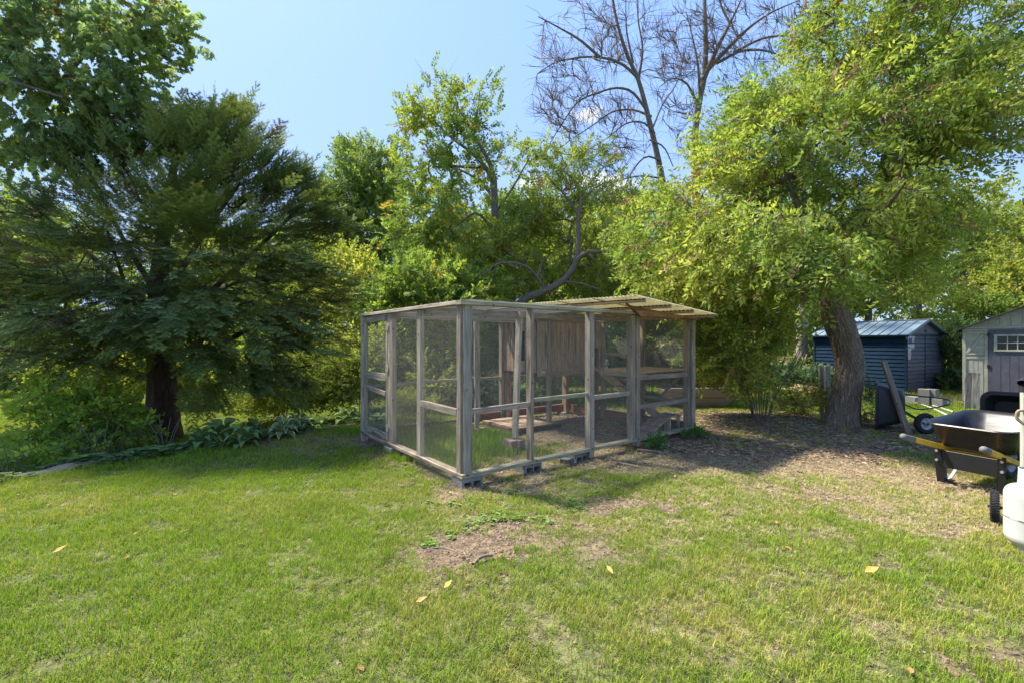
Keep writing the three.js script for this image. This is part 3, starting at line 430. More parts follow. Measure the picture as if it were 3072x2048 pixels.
{ // bricks, blocks, little things at the run
  const brickG = (() => boxAt(-0.10, 0.10, 0, 0.058, -0.047, 0.047, 0.004))();
  const brick = (r, l, y, turn, sy, label, g) => { const p = coopP(r, y, l), b = new THREE.Mesh(g ?? brickG, M.brick); b.name = numbered('brick'); b.position.copy(p); b.rotation.y = turn; b.scale.y = sy; b.castShadow = b.receiveShadow = true; tag(b, label, 'brick'); scene.add(b); };
  brick(1.25, 0.86, 0.0, TURN + 1.45, 2.85, 'brick on edge under the left half of the leaning inner post'); brick(1.37, 0.85, 0.0, TURN + 1.52, 2.8, 'nearer brick on edge under the right half of the leaning inner post'); brick(1.60, 2.10, 0.0, TURN + 0.25, 1.6, 'single brick under the slender inner post beside the pallet');
  const sh = new THREE.Shape([[0, 0], [0.39, 0], [0.39, 0.19], [0, 0.19]].map(([x, y]) => new THREE.Vector2(x, y)));
  for (const x0 of [0.035, 0.21]) { const h = new THREE.Path(); h.moveTo(x0, 0.035); h.lineTo(x0 + 0.145, 0.035); h.lineTo(x0 + 0.145, 0.155); h.lineTo(x0, 0.155); h.closePath(); sh.holes.push(h); }
  const blockG = new THREE.ExtrudeGeometry(sh, { depth: 0.19, bevelEnabled: true, bevelSize: 0.004, bevelThickness: 0.004, bevelSegments: 1 }); blockG.translate(-0.195, -0.095, -0.095);
  const block = (x, y, z, turn, label, tilt = 0) => { const b = new THREE.Mesh(blockG, M.concrete); b.name = numbered('concrete_block'); b.position.set(x, y, z); b.rotation.set(tilt, turn, 0, 'YXZ'); b.castShadow = b.receiveShadow = true; b.scale.x = 0.62; tag(b, label, 'concrete block'); scene.add(b); };
  const c1 = coopP(0.085, 0.0, 0.06), c2 = coopP(0.90, 0.0, 0.08), c3 = coopP(1.70, -0.01, 0.10), c4 = coopP(0.03, 0.0, 1.75), c5 = coopP(4.05, 0, 2.7);
  block(c1.x, -0.004, c1.z, TURN, 'concrete block half sunk under the near corner of the chicken run'); block(c2.x, 0.0, c2.z, TURN, 'concrete block under the second post of the right side'); block(c3.x, -0.012, c3.z, TURN + 0.05, 'dark mossy concrete block under the third post of the right side'); block(c4.x, -0.01, c4.z, TURN + 1.57, 'concrete block below the door post on the left side'); block(c5.x, -0.05, c5.z, TURN, 'concrete block under the far back corner of the run');
  const q = G(1702, 1385), nb = new THREE.Mesh(boxAt(-0.075, 0.075, 0, 0.05, -0.04, 0.04, 0.006), matte(0.16, 0.15, 0.145, 0.9)); nb.name = numbered('brick'); nb.position.set(q.x, lay(q.x, q.z) + 0.004, q.z); nb.rotation.set(0.08, -0.7, 0.1); nb.castShadow = true; tag(nb, 'loose dark grey half brick lying on the ground outside the run', 'brick'); scene.add(nb);
  const fg = thing('figurine', 'small painted white and blue figurine on the left end of the plywood shelf', 'figurine', coopP(3.16, 1.031, 0.86).toArray(), 0.4), lathe = (pts, n = 14) => new THREE.LatheGeometry(pts.map(([x, y]) => new THREE.Vector2(x, y)), n);
  part(fg, 'base', lathe([[0, 0], [0.024, 0], [0.026, 0.008], [0.012, 0.014], [0.010, 0.03]]), matte(0.72, 0.68, 0.58)); part(fg, 'body', lathe([[0.009, 0.028], [0.022, 0.045], [0.026, 0.065], [0.020, 0.088], [0.010, 0.098]]), matte(0.12, 0.26, 0.42)); part(fg, 'head', new THREE.SphereGeometry(0.018, 12, 10).translate(0, 0.113, 0), matte(0.62, 0.40, 0.28)); part(fg, 'hat', lathe([[0.022, 0.118], [0.020, 0.124], [0.014, 0.136], [0, 0.140]]), matte(0.75, 0.72, 0.66));
  const arm = [tubeThrough([V(0.018, 0.085, 0.004), V(0.03, 0.07, 0.012), V(0.02, 0.055, 0.02)], 0.006, 6), tubeThrough([V(-0.018, 0.085, 0.004), V(-0.03, 0.07, 0.012), V(-0.02, 0.055, 0.02)], 0.006, 6)]; for (const q of arm) part(fg, 'arm', q, matte(0.70, 0.66, 0.56));
  // pieces of branch on the lawn
  const stick = (pts, r, label) => { const o = pts.map(([px, py, y]) => { const p = G(px, py); p.y = lay(p.x, p.z) + y; return p; }); const m = new THREE.Mesh(tubeThrough(o, r, 6), M.twig); m.name = numbered('stick'); m.castShadow = true; tag(m, label, 'stick'); scene.add(m); };
  stick([[1420, 1702, 0.02], [1438, 1688, 0.03], [1462, 1680, 0.03], [1478, 1678, 0.03]], 0.012, 'crooked brown stick lying on the bare soil patch'); stick([[1435, 1692, 0.03], [1424, 1684, 0.035], [1420, 1680, 0.03]], 0.006, 'short side twig against the crooked stick on bare soil'); stick([[1268, 1656, 0.03], [1320, 1654, 0.04], [1390, 1676, 0.03]], 0.004, 'thin straight straw-coloured twig across the bare soil patch');
  stick([[1912, 1355, 0.03], [1955, 1362, 0.04], [1990, 1366, 0.03]], 0.014, 'pale stick on the ground in front of the double post'); stick([[1850, 1395, 0.02], [1885, 1402, 0.025], [1918, 1407, 0.02]], 0.014, 'dark rotten stick on the ground in front of the run'); stick([[1585, 1928, 0.03], [1605, 1940, 0.035], [1622, 1952, 0.03]], 0.004, 'thin grey twig in the foreground grass');
}

// ------------------------------------------------------------------ sheds
function sidingRow(len, h) {                                                     // one lapped siding strip along x, its foot standing proud
  const g = new Geo(), s = [[0, 0], [0, 0.016], [h * 0.12, 0.02], [h * 0.95, 0.006], [h, 0]], o = rr(0, 5);
  for (let i = 0; i + 1 < s.length; i++) g.quad(V(0, s[i][0], s[i][1]), V(len, s[i][0], s[i][1]), V(len, s[i + 1][0], s[i + 1][1]), V(0, s[i + 1][0], s[i + 1][1]), [o, s[i][0]], [o + len, s[i][0]], [o + len, s[i + 1][0]], [o, s[i + 1][0]]);
  for (const x of [0, len]) { const c = V(x, h / 2, 0); for (let i = 0; i + 1 < s.length; i++) { const a = V(x, s[i][0], s[i][1]), b = V(x, s[i + 1][0], s[i + 1][1]); x ? g.tri(c, a, b) : g.tri(c, b, a); } }
  return g.build();
}
{
  srand(31);
  const bx = 11.14, bz = -12.85, th = 0.488, sh = thing('garden_shed', 'dark blue metal shed with a pale ribbed roof, behind the large leaning tree', 'shed', [bx, lay(bx, bz), bz], th);
  const WU = 2.37, LL = 2.46, E = 1.64, RG = 2.075, blue = new THREE.MeshPhysicalMaterial({ color: lin(0.012, 0.038, 0.074), roughness: 0.8, specularIntensity: 0.35, map: spotty }), slate = [matte(0.088, 0.096, 0.118, 0.5), matte(0.072, 0.082, 0.108, 0.5), matte(0.105, 0.10, 0.118, 0.5)], dark = matte(0.015, 0.035, 0.055, 0.5), pale = [matte(0.22, 0.30, 0.325, 0.55), matte(0.245, 0.315, 0.335, 0.55), matte(0.20, 0.28, 0.305, 0.55)];
  part(sh, 'wall', boxAt(0.02, WU - 0.02, 0, E, -LL + 0.02, -0.02), dark);
  const rows = 14, h = (E - 0.06) / rows;
  for (let k = 0; k < rows; k++) {
    const y = 0.05 + k * h;
    for (const [a, b] of [[0.03, 1.70], [1.76, LL - 0.03]]) { const g = sidingRow(b - a, h); g.rotateY(-Math.PI / 2); g.translate(0.016, y, -b); g.translate(0, 0, 0); const m = part(sh, 'siding_strip', g, blue); m.geometry.rotateY(0); }
    for (const [a, b, q] of [[0.05, 1.165, 0], [1.21, WU - 0.05, 1]]) { const g = sidingRow(b - a, h); g.translate(a, y, -0.018); part(sh, 'siding_strip', g, slate[(k * 7 + q * 2) % 3]); }
  }
  for (const w of [0.0, 1.73, LL]) part(sh, 'corner_trim', boxAt(-0.012, 0.03, 0.02, E, -w - 0.03, -w + 0.03), blue);
  part(sh, 'corner_trim', boxAt(WU - 0.05, WU + 0.01, 0.02, E, -0.05, 0.012), dark); part(sh, 'corner_trim', boxAt(-0.0, 0.05, 0.02, E, -0.03, 0.0125), blue);
  part(sh, 'door_track', boxAt(0.04, WU - 0.04, E - 0.02, E + 0.03, -0.03, 0.02), dark); part(sh, 'door_gap', boxAt(1.170, 1.205, 0.05, E - 0.02, -0.02, 0.004), M.rubber); part(sh, 'base_rail', boxAt(0, WU, -0.02, 0.05, -0.03, 0.01), dark); part(sh, 'base_rail', boxAt(-0.01, 0.02, -0.02, 0.05, -LL, 0), dark);
  const tri = new THREE.Shape([[0.03, E + 0.031], [WU - 0.03, E + 0.031], [WU / 2, RG - 0.02]].map(([x, y]) => new THREE.Vector2(x, y))), gg = new THREE.ExtrudeGeometry(tri, { depth: 0.02, bevelEnabled: false }); gg.translate(0, 0, -0.02);
  const gab = part(sh, 'gable', gg, matte(0.15, 0.145, 0.15, 0.6)); part(gab, 'gable_seam', boxAt(WU / 2 - 0.008, WU / 2 + 0.008, E + 0.04, RG - 0.04, 0, 0.006), dark); for (const s of [-0.06, 0.06]) part(gab, 'vent', cyl(V(WU / 2 + s, E + 0.12, 0.001), V(WU / 2 + s, E + 0.12, 0.008), 0.022), M.rubber); const g2 = gg.clone(); g2.translate(0, 0, -LL + 0.02); part(sh, 'gable', g2, dark);
  for (const side of [0, 1]) {                                                    // ribbed roof panels, ten a side
    for (let k = 0; k < 11; k++) {
      const w0 = -0.10 + k * (LL + 0.2) / 11, w1 = w0 + (LL + 0.2) / 11 - 0.004, ea = V(side ? WU + 0.09 : -0.09, E - 0.005, 0), rg = V(WU / 2, RG + 0.01, 0), mid = ea.clone().lerp(rg, 0.5), d = rg.clone().sub(ea), ln = d.length();
      const p = beam(ea.clone().setZ(-(w0 + w1) / 2), rg.clone().setZ(-(w0 + w1) / 2), w1 - w0, 0.012, V(0, 1, 0), 0.001), rib = beam(ea.clone().add(V(0, 0.016, -w0)), rg.clone().add(V(0, 0.016, -w0)), 0.022, 0.026); part(sh, 'roof_panel', merged([p, rib]), pale[(k * 5) % 3]);
    }
  }
  part(sh, 'ridge_cap', beam(V(WU / 2, RG + 0.02, 0.10), V(WU / 2, RG + 0.02, -LL - 0.1), 0.14, 0.02), pale[1]); part(sh, 'fascia', boxAt(-0.10, -0.085, E - 0.05, E + 0.0, -LL - 0.1, 0.1), blue);
  for (const s of [0, 1]) part(sh, 'verge_trim', beam(V(s ? WU + 0.09 : -0.09, E - 0.03, 0.105), V(WU / 2, RG - 0.015, 0.105), 0.012, 0.05), s ? dark : pale[2]);
  const rag = [matte(0.62, 0.56, 0.45), matte(0.70, 0.67, 0.58), matte(0.55, 0.62, 0.66), matte(0.04, 0.17, 0.40)];   // torn strips of an old label near the corner
  for (const [x, y, w, q, c] of [[-0.02, 1.50, 0.40, 0.10, 1], [0.0, 1.42, 0.36, 0.09, 0], [0.13, 1.42, 0.16, 0.13, 3], [-0.005, 1.40, 0.07, 0.10, 3], [0.02, 1.30, 0.36, 0.08, 1], [0.20, 1.25, 0.20, 0.05, 2], [0.06, 1.20, 0.20, 0.08, 2], [0.09, 1.12, 0.14, 0.08, 1], [0.07, 1.04, 0.17, 0.08, 0], [0.10, 0.95, 0.11, 0.09, 1]]) part(sh, 'torn_label', boxAt(x, x + w * 1.25, y, y + q, 0.004 + 0.001 * c, 0.010 + 0.002 * c, 0.0005), rag[c]);
}
{
  const X = 10.9, Z = -11.0, s = thing('storage_shed', 'cream storage shed with a purple grey door and paned window at right edge', 'shed', [X, lay(X, Z), Z], -0.807);
  const cream = matte(0.50, 0.475, 0.375, 0.65), trim = matte(0.55, 0.52, 0.42, 0.6), plum = matte(0.125, 0.12, 0.155, 0.65), W = 2.1, E = 1.74, RG = 2.24, D = 2.2;
  part(s, 'wall', boxAt(0, W, 0, E, -D, 0), cream);
  const tri = (z, d, m, n) => { const q = new THREE.ExtrudeGeometry(new THREE.Shape([[0, E], [W, E], [W / 2, RG]].map(([x, y]) => new THREE.Vector2(x, y))), { depth: d, bevelEnabled: false }); q.translate(0, 0.002, z); return part(s, n, q, m); };
  const gb = tri(-0.10, 0.10, cream, 'gable'); tri(-D + 0.002, 0.10, cream, 'gable'); part(gb, 'gable_trim', boxAt(0.03, W - 0.03, E + 0.005, E + 0.05, 0.002, 0.016), trim);
  for (let k = 1; k < 12; k++) { const x = k * W / 12, t = E + 0.06, e = E + (RG - E) * (1 - Math.abs(x - W / 2) / (W / 2)) - 0.05; if (e > t + 0.02) part(gb, 'gable_board', boxAt(x - W / 24 + 0.006, x + W / 24 - 0.006, t, e, 0.002, 0.010), cream); }
  for (const o of [0, 1]) { const m = (x) => (o ? W - x : x), B = (a, b, y0, y1, z0 = 0.002, z1 = 0.016) => part(s, 'panel_trim', boxAt(Math.min(m(a), m(b)), Math.max(m(a), m(b)), y0, y1, z0, z1), trim); B(0.0, 0.06, 0.02, E - 0.06); B(0.37, 0.425, 0.02, E - 0.06); B(0.065, 0.365, E - 0.115, E - 0.06); B(0.065, 0.365, 1.03, 1.08); B(0.065, 0.365, 1.13, 1.16); B(0.065, 0.365, 0.02, 0.10); for (const x of [0.12, 0.20, 0.28]) B(x, x + 0.07, 0.11, 1.02, 0.002, 0.008); part(s, 'panel_brace', beam(V(m(0.08), 1.18, 0.010), V(m(0.35), E - 0.13, 0.010), 0.016, 0.045), trim); B(0.0, 0.43, E - 0.05, E - 0.004, 0.002, 0.02); }
  const d = part(s, 'door', boxAt(0.435, 1.665, 0.06, E - 0.02, 0.002, 0.03), plum, 'purple grey double door with a paned window');
  for (let k = 0; k < 8; k++) part(d, 'door_board', boxAt(0.50 + k * 0.14, 0.63 + k * 0.14, 0.12, 1.12, 0.032, 0.038), plum);
  part(d, 'window_frame', merged([boxAt(0.52, 1.58, 1.565, 1.605, 0.032, 0.05), boxAt(0.52, 1.58, 1.215, 1.255, 0.032, 0.05), boxAt(0.52, 0.575, 1.257, 1.563, 0.032, 0.05), boxAt(1.525, 1.58, 1.257, 1.563, 0.032, 0.05), boxAt(0.577, 1.523, 1.40, 1.418, 0.032, 0.046), ...[1, 2, 3, 4, 5].map((k) => boxAt(0.577 + k * 0.158 - 0.009, 0.577 + k * 0.158 + 0.009, 1.257, 1.563, 0.032, 0.047))]), trim);
  const glass = new THREE.MeshStandardMaterial({ color: lin(0.012, 0.013, 0.014), roughness: 0.12 }); for (let k = 0; k < 6; k++) for (const y of [1.257, 1.42]) part(d, 'pane', boxAt(0.577 + k * 0.158 + 0.01, 0.577 + (k + 1) * 0.158 - 0.01, y, y + 0.142, 0.032, 0.036, 0.001), glass);
  for (const y of [1.62, 0.88, 0.2]) part(d, 'hinge', boxAt(0.415, 0.465, y - 0.06, y + 0.02, 0.031, 0.045), M.steelBlack);
  const shingle = matte(0.035, 0.036, 0.042, 0.9); for (const o of [0, 1]) part(s, 'roof', beam(V(o ? W + 0.12 : -0.12, E - 0.045, -D / 2 + 0.03), V(W / 2 + (o ? -0.001 : 0.001), RG + 0.02, -D / 2 + 0.03), D + 0.26, 0.03), shingle);
}
// ------------------------------------------------------------------ barrows, tank, hand truck
function wheel(r, w, parent, at, axisTurn, rimMat = M.greyHub, tread = 0) {
  const g = new THREE.Group(); g.name = 'wheel'; g.position.copy(at); g.rotation.y = axisTurn; parent.add(g);
  const prof = []; for (let i = 0; i <= 16; i++) { const a = i / 16 * Math.PI * 2; prof.push(new THREE.Vector2(r - w / 2 + Math.cos(a) * w / 2, Math.sin(a) * w / 2)); }
  const ty = new THREE.LatheGeometry(prof, 36); ty.rotateZ(Math.PI / 2); const list = [ty];
  if (tread) for (let k = 0; k < 40; k++) for (const s of [-1, 1]) { const a = (k + (s > 0 ? 0.5 : 0)) / 40 * Math.PI * 2, b = boxAt(s * w * 0.24 - w * 0.2, s * w * 0.24 + w * 0.2, r - 0.006, r + 0.003, -0.005, 0.005, 0.001); b.rotateX(a); list.push(b); }
  part(g, 'tyre', merged(list), M.rubber);
  const q = r - w * 0.85, rim = new THREE.LatheGeometry([[0.012, w * 0.42], [q * 0.3, w * 0.42], [q * 0.36, w * 0.15], [q * 0.8, w * 0.12], [q * 0.88, w * 0.36], [q, w * 0.38], [q, -w * 0.38], [q * 0.88, -w * 0.36], [q * 0.8, -w * 0.12], [q * 0.36, -w * 0.15], [q * 0.3, -w * 0.42], [0.012, -w * 0.42]].map(([x, y]) => new THREE.Vector2(x, y)), 28); rim.rotateZ(Math.PI / 2);
  part(g, 'rim', rim, rimMat); part(g, 'axle', cyl(V(-w * 0.7, 0, 0), V(w * 0.7, 0, 0), 0.011), M.steelBlack); return g;
}
{
  const wb = thing('wheelbarrow', 'large black wheelbarrow with yellow wooden handles at the right edge', 'wheelbarrow', [4.05, lay(4.05, -4.29), -4.29], 0.40);
  const trayMap = grain(512, 512, (u, v) => { let x = 0.30 + 0.2 * tileN(u, v, 9, 9, 3.2) + 0.12 * tileN(u, v, 60, 60, 4.1); const s = tileN(u, v, 130, 130, 7.7), q = tileN(u + 0.3 * v, v, 120, 14, 2.9); if (s > 0.50) x += 0.7 * (s - 0.38) * 4; if (q > 0.52) x += 0.5; return x; }); trayMap.repeat.set(3, 0.35);
  const gloss = new THREE.MeshPhysicalMaterial({ color: lin(0.062, 0.062, 0.066), roughness: 0.45, specularIntensity: 0.5, clearcoat: 0.08, clearcoatRoughness: 0.3, bumpMap: spottyBump, bumpScale: 0.0004, roughnessMap: spotty, map: trayMap });
  const tilt = (b0, k) => (x) => b0 + (x - 0.4) * k, ring = (cx, wx, wz, r, y, k) => roundRect(wx, wz, r, 0, 7, cx, 0, tilt(y, k));
  const rings = [ring(0.82, 0.56, 0.46, 0.12, 0.368, -0.02), ring(0.825, 0.66, 0.55, 0.13, 0.386, -0.01), ring(0.855, 0.78, 0.61, 0.14, 0.48, 0.03), ring(0.885, 0.90, 0.66, 0.14, 0.585, 0.075), ring(0.89, 0.945, 0.685, 0.145, 0.598, 0.08), ring(0.89, 0.975, 0.715, 0.15, 0.596, 0.08), ring(0.89, 0.985, 0.725, 0.15, 0.603, 0.08), ring(0.89, 0.970, 0.71, 0.15, 0.612, 0.08), ring(0.89, 0.945, 0.685, 0.145, 0.610, 0.08), ring(0.885, 0.885, 0.645, 0.14, 0.585, 0.075), ring(0.855, 0.76, 0.595, 0.14, 0.483, 0.03), ring(0.825, 0.64, 0.53, 0.13, 0.393, -0.01), ring(0.82, 0.54, 0.44, 0.12, 0.380, -0.02)];
  const tray = part(wb, 'tray', loft(rings, true, true, 0.9), gloss);
  for (const [x, z] of [[0.72, 0.12], [0.72, -0.12], [0.98, 0.10], [0.98, -0.10]]) part(tray, 'bolt', cyl(V(x, 0.376, z), V(x, 0.388, z), 0.016, 0.012, 10), M.zinc);
  for (const s of [-1, 1]) {
    const a = V(0.0, 0.495, s * 0.30), b = V(1.30, 0.165, s * 0.10), dir = b.clone().sub(a).normalize(), g0 = a.clone().addScaledVector(dir, 0.13);
    const hd = part(wb, 'handle', beam(g0, b, 0.036, 0.052), M.yellow); part(hd, 'grip', merged([beam(a.clone().addScaledVector(dir, 0.004), g0.clone().addScaledVector(dir, 0.012), 0.043, 0.058, V(0, 1, 0), 0.014), new THREE.SphereGeometry(0.032, 12, 10).translate(a.x, a.y, a.z)]), M.grip);
    const z = s * 0.215; part(wb, 'leg', merged([beam(V(0.50, 0.37, z), V(0.54, 0.0, z * 0.92), 0.006, 0.07, V(1, 0, 0)), beam(V(0.47, 0.37, z + s * 0.03), V(0.51, 0.0, z * 0.92 + s * 0.03), 0.06, 0.006, V(1, 0, 0)), beam(V(0.50, 0.012, z * 0.92), V(0.66, 0.012, z * 0.92), 0.05, 0.012)]), M.steelBlack);
    for (const y of [0.325, 0.23]) part(wb, 'bolt', cyl(V(0.465, y, z + s * 0.03), V(0.478, y, z + s * 0.03), 0.013), M.zinc);
    part(wb, 'leg_brace', beam(V(0.56, 0.012, z * 0.88), V(0.86, 0.32, z * 0.7), 0.03, 0.006), matte(0.17, 0.20, 0.23, 0.5)); part(wb, 'tray_riser', beam(V(0.66, 0.335, s * 0.17), V(1.02, 0.325, s * 0.13), 0.04, 0.03), M.steelBlack); part(wb, 'wheel_bracket', beam(V(1.2, 0.21, s * 0.095), V(1.26, 0.18, s * 0.075), 0.02, 0.07), M.steelBlack);
  }
  part(wb, 'leg_panel', boxAt(0.488, 0.496, 0.165, 0.335, -0.21, 0.21, 0.002), M.steelBlack, 'black sheet panel between the legs'); part(wb, 'cross_board', boxAt(0.62, 0.66, 0.31, 0.34, -0.21, 0.21), M.yellow);
  wheel(0.195, 0.095, wb, V(1.26, 0.195, 0), Math.PI / 2);
}
{
  const px = 3.63, pz = -3.15, t = thing('propane_tank', 'white propane tank at the right edge in front of the hand truck', 'gas tank', [px, lay(px, pz) + 0.005, pz], 0.3);
  const tankMap = grain(512, 512, (u, v) => { const k = 0.90 + 0.10 * tileN(u, v, 5, 5, 1.2) + 0.08 * tileN(u, v, 40, 40, 3.3), r = tileN(u, v, 60, 60, 5.5) > 0.56 ? 0.5 : 0; return [k - r * 0.4, k - r * 0.62, k - r * 0.8]; }); const white = new THREE.MeshStandardMaterial({ color: lin(0.56, 0.56, 0.51), map: tankMap, roughness: 0.5 }), rust = matte(0.26, 0.13, 0.06, 0.9), lathe = (pts, n = 40) => new THREE.LatheGeometry(pts.map(([x, y]) => new THREE.Vector2(x, y)), n), body = [];
  for (let i = 0; i <= 8; i++) { const a = -Math.PI / 2 + i / 8 * Math.PI / 2; body.push([0.155 * Math.pow(Math.cos(a), 0.42) + 0.0001, 0.10 + 0.075 * Math.sin(a)]); } body.push([0.155, 0.215], [0.158, 0.219], [0.158, 0.231], [0.155, 0.235]); for (let i = 0; i <= 8; i++) { const a = i / 8 * Math.PI / 2; body.push([0.155 * Math.pow(Math.cos(a), 0.42) + 0.0001, 0.375 + 0.075 * Math.sin(a)]); }
  part(t, 'body', lathe(body), white); part(t, 'foot_ring', lathe([[0.103, 0.0], [0.107, 0.0], [0.110, 0.055], [0.106, 0.055]]), white); part(t, 'collar', lathe([[0.084, 0.43], [0.088, 0.43], [0.082, 0.56], [0.084, 0.565], [0.078, 0.565], [0.080, 0.43]]), white); part(t, 'valve', merged([cyl(V(0, 0.435, 0), V(0, 0.51, 0), 0.018), cyl(V(0, 0.485, 0), V(0.07, 0.485, 0), 0.014), cyl(V(0, 0.51, 0), V(0, 0.535, 0), 0.03, 0.026)]), new THREE.MeshStandardMaterial({ color: lin(0.45, 0.32, 0.12), roughness: 0.4, metalness: 0.8 }));
  part(t, 'weld_rust', merged([[2.1, 0.5], [2.9, 0.35], [3.6, 0.6]].map(([a, l]) => new THREE.TorusGeometry(0.1585, 0.0022, 5, 14, l).rotateX(Math.PI / 2).rotateY(-a).translate(0, 0.225, 0))), rust); part(t, 'scuff', merged([[0.155, 0.33, 2.9], [0.155, 0.305, 3.0]].map(([r, y, a]) => new THREE.SphereGeometry(0.004, 8, 6).scale(1, 0.7, 1).translate(r * Math.cos(a), y, r * Math.sin(a)))), M.rubber);
  const h = thing('hand_truck', 'pale metal hand truck with rubber grips and tyres behind the propane tank', 'hand truck', [3.95, lay(4, -3.5), -3.50], -0.82);
  const rail = (x) => part(h, 'rail', tubeThrough([V(x, 0.06, 0), V(x, 0.5, -0.01), V(x, 0.95, -0.02), V(x, 1.06, -0.03)], 0.026, 10), M.paleMetal); rail(0.0); rail(0.32); for (const y of [0.25, 0.6, 0.9]) part(h, 'crossbar', cyl(V(0.0, y, -0.012), V(0.32, y, -0.012), 0.012), M.paleMetal);
  part(h, 'bracket', boxAt(-0.012, 0.012, 0.90, 1.03, 0.0, 0.03), M.paleMetal); part(h, 'handle', tubeThrough([V(0, 1.05, -0.03), V(0.0, 1.13, -0.02), V(-0.01, 1.155, 0.03), V(-0.02, 1.14, 0.09)], 0.024, 12), M.rubber); part(h, 'handle', tubeThrough([V(0.32, 1.05, -0.03), V(0.32, 1.13, -0.02), V(0.33, 1.155, 0.03), V(0.34, 1.14, 0.09)], 0.024, 12), M.rubber); part(h, 'hook', tubeThrough([V(0.01, 0.93, 0.02), V(-0.035, 0.92, 0.035), V(-0.04, 0.86, 0.035), V(0.0, 0.82, 0.03)], 0.011, 8), new THREE.MeshStandardMaterial({ color: lin(0.30, 0.22, 0.13), roughness: 0.5 }));
  part(h, 'toe_plate', boxAt(-0.03, 0.35, 0.012, 0.02, -0.02, 0.22), M.paleMetal); part(h, 'axle', cyl(V(-0.15, 0.12, -0.10), V(0.47, 0.12, -0.10), 0.01), M.steelBlack); wheel(0.125, 0.055, h, V(-0.16, 0.125, -0.06), 0, M.greyHub, 1); wheel(0.125, 0.055, h, V(0.48, 0.125, -0.06), 0, M.greyHub, 1); part(h, 'stay', cyl(V(0, 0.3, -0.01), V(0, 0.12, -0.1), 0.01), M.paleMetal);
}
{
  const X = 7.08, Z = -6.25, c = thing('dump_cart', 'black plastic dump cart tipped up behind the large wheelbarrow', 'garden cart', [X, lay(X, Z), Z], -0.82);
  const rg = (w, h, r, z, cy) => roundRect(w, h, r, 0, 6).map((p) => V(p.x, cy + p.z, z + (p.z) * 0.10));
  part(c, 'tray', loft([rg(0.62, 0.36, 0.08, -0.28, 0.42), rg(0.70, 0.44, 0.09, -0.2, 0.42), rg(0.84, 0.60, 0.11, 0.0, 0.42), rg(0.90, 0.66, 0.13, 0.01, 0.42), rg(0.90, 0.66, 0.13, 0.03, 0.42), rg(0.80, 0.56, 0.10, 0.035, 0.42), rg(0.68, 0.42, 0.09, -0.18, 0.42), rg(0.60, 0.34, 0.08, -0.255, 0.42)], true, true, 0.6), M.poly);
  wheel(0.16, 0.07, c, V(-0.42, 0.16, -0.34), 0); wheel(0.16, 0.07, c, V(0.42, 0.16, -0.34), 0); part(c, 'axle', cyl(V(-0.42, 0.16, -0.34), V(0.42, 0.16, -0.34), 0.012), M.steelBlack); part(c, 'frame', merged([cyl(V(-0.2, 0.16, -0.34), V(-0.2, 0.45, -0.29), 0.014), cyl(V(0.2, 0.16, -0.34), V(0.2, 0.45, -0.29), 0.014)]), M.steelBlack);
}
{
  const X = 6.05, Z = -7.55, c = thing('tipped_barrow', 'black plastic barrow stood on end beside the trunk of the large tree', 'wheelbarrow', [X, lay(X, Z), Z], -0.72);
  const rg = (h, d, r, x, cy, cz) => roundRect(h, d, r, 0, 6).map((p) => V(x, cy + p.x, cz + p.z));
  part(c, 'tray', loft([rg(0.42, 0.34, 0.07, 0.36, 0.40, 0), rg(0.52, 0.42, 0.08, 0.33, 0.40, 0), rg(0.70, 0.54, 0.08, 0.04, 0.39, 0), rg(0.76, 0.60, 0.09, 0.03, 0.39, 0), rg(0.76, 0.60, 0.09, 0.0, 0.39, 0), rg(0.70, 0.54, 0.08, -0.002, 0.39, 0), rg(0.50, 0.40, 0.08, 0.31, 0.40, 0), rg(0.40, 0.32, 0.07, 0.34, 0.40, 0)], true, true, 0.6), M.poly);
  wheel(0.165, 0.085, c, V(0.60, 0.165, 0.14), -0.9, matte(0.45, 0.46, 0.48)); 
  part(c, 'handle', tubeThrough([V(0.35, 0.44, 0.14), V(0.52, 0.38, 0.15), V(0.84, 0.47, 0.12), V(0.88, 0.50, 0.04), V(0.87, 0.53, -0.12), V(0.55, 0.56, -0.15), V(0.34, 0.58, -0.14)], 0.010, 8), M.steelBlack); part(c, 'frame', merged([cyl(V(0.36, 0.30, 0.12), V(0.60, 0.165, 0.21), 0.011), cyl(V(0.36, 0.30, -0.12), V(0.60, 0.165, 0.07), 0.011), cyl(V(0.355, 0.44, 0.13), V(0.36, 0.25, 0.13), 0.011)]), M.steelBlack);
  const top = P(2652, 1083, 7.25), low = G(2727, 1304, 0.0), pl = new THREE.Mesh(beam(low.clone().sub(low).add(V(0, lay(low.x, low.z), 0)), top.clone().sub(low), 0.10, 0.04, V(0.3, 0, 1)), wood(0.27, 0.20, 0.145)); pl.name = 'plank'; pl.position.copy(low); pl.castShadow = true; tag(pl, 'long grey brown plank leaning against the black tipped barrow', 'plank'); scene.add(pl);
}
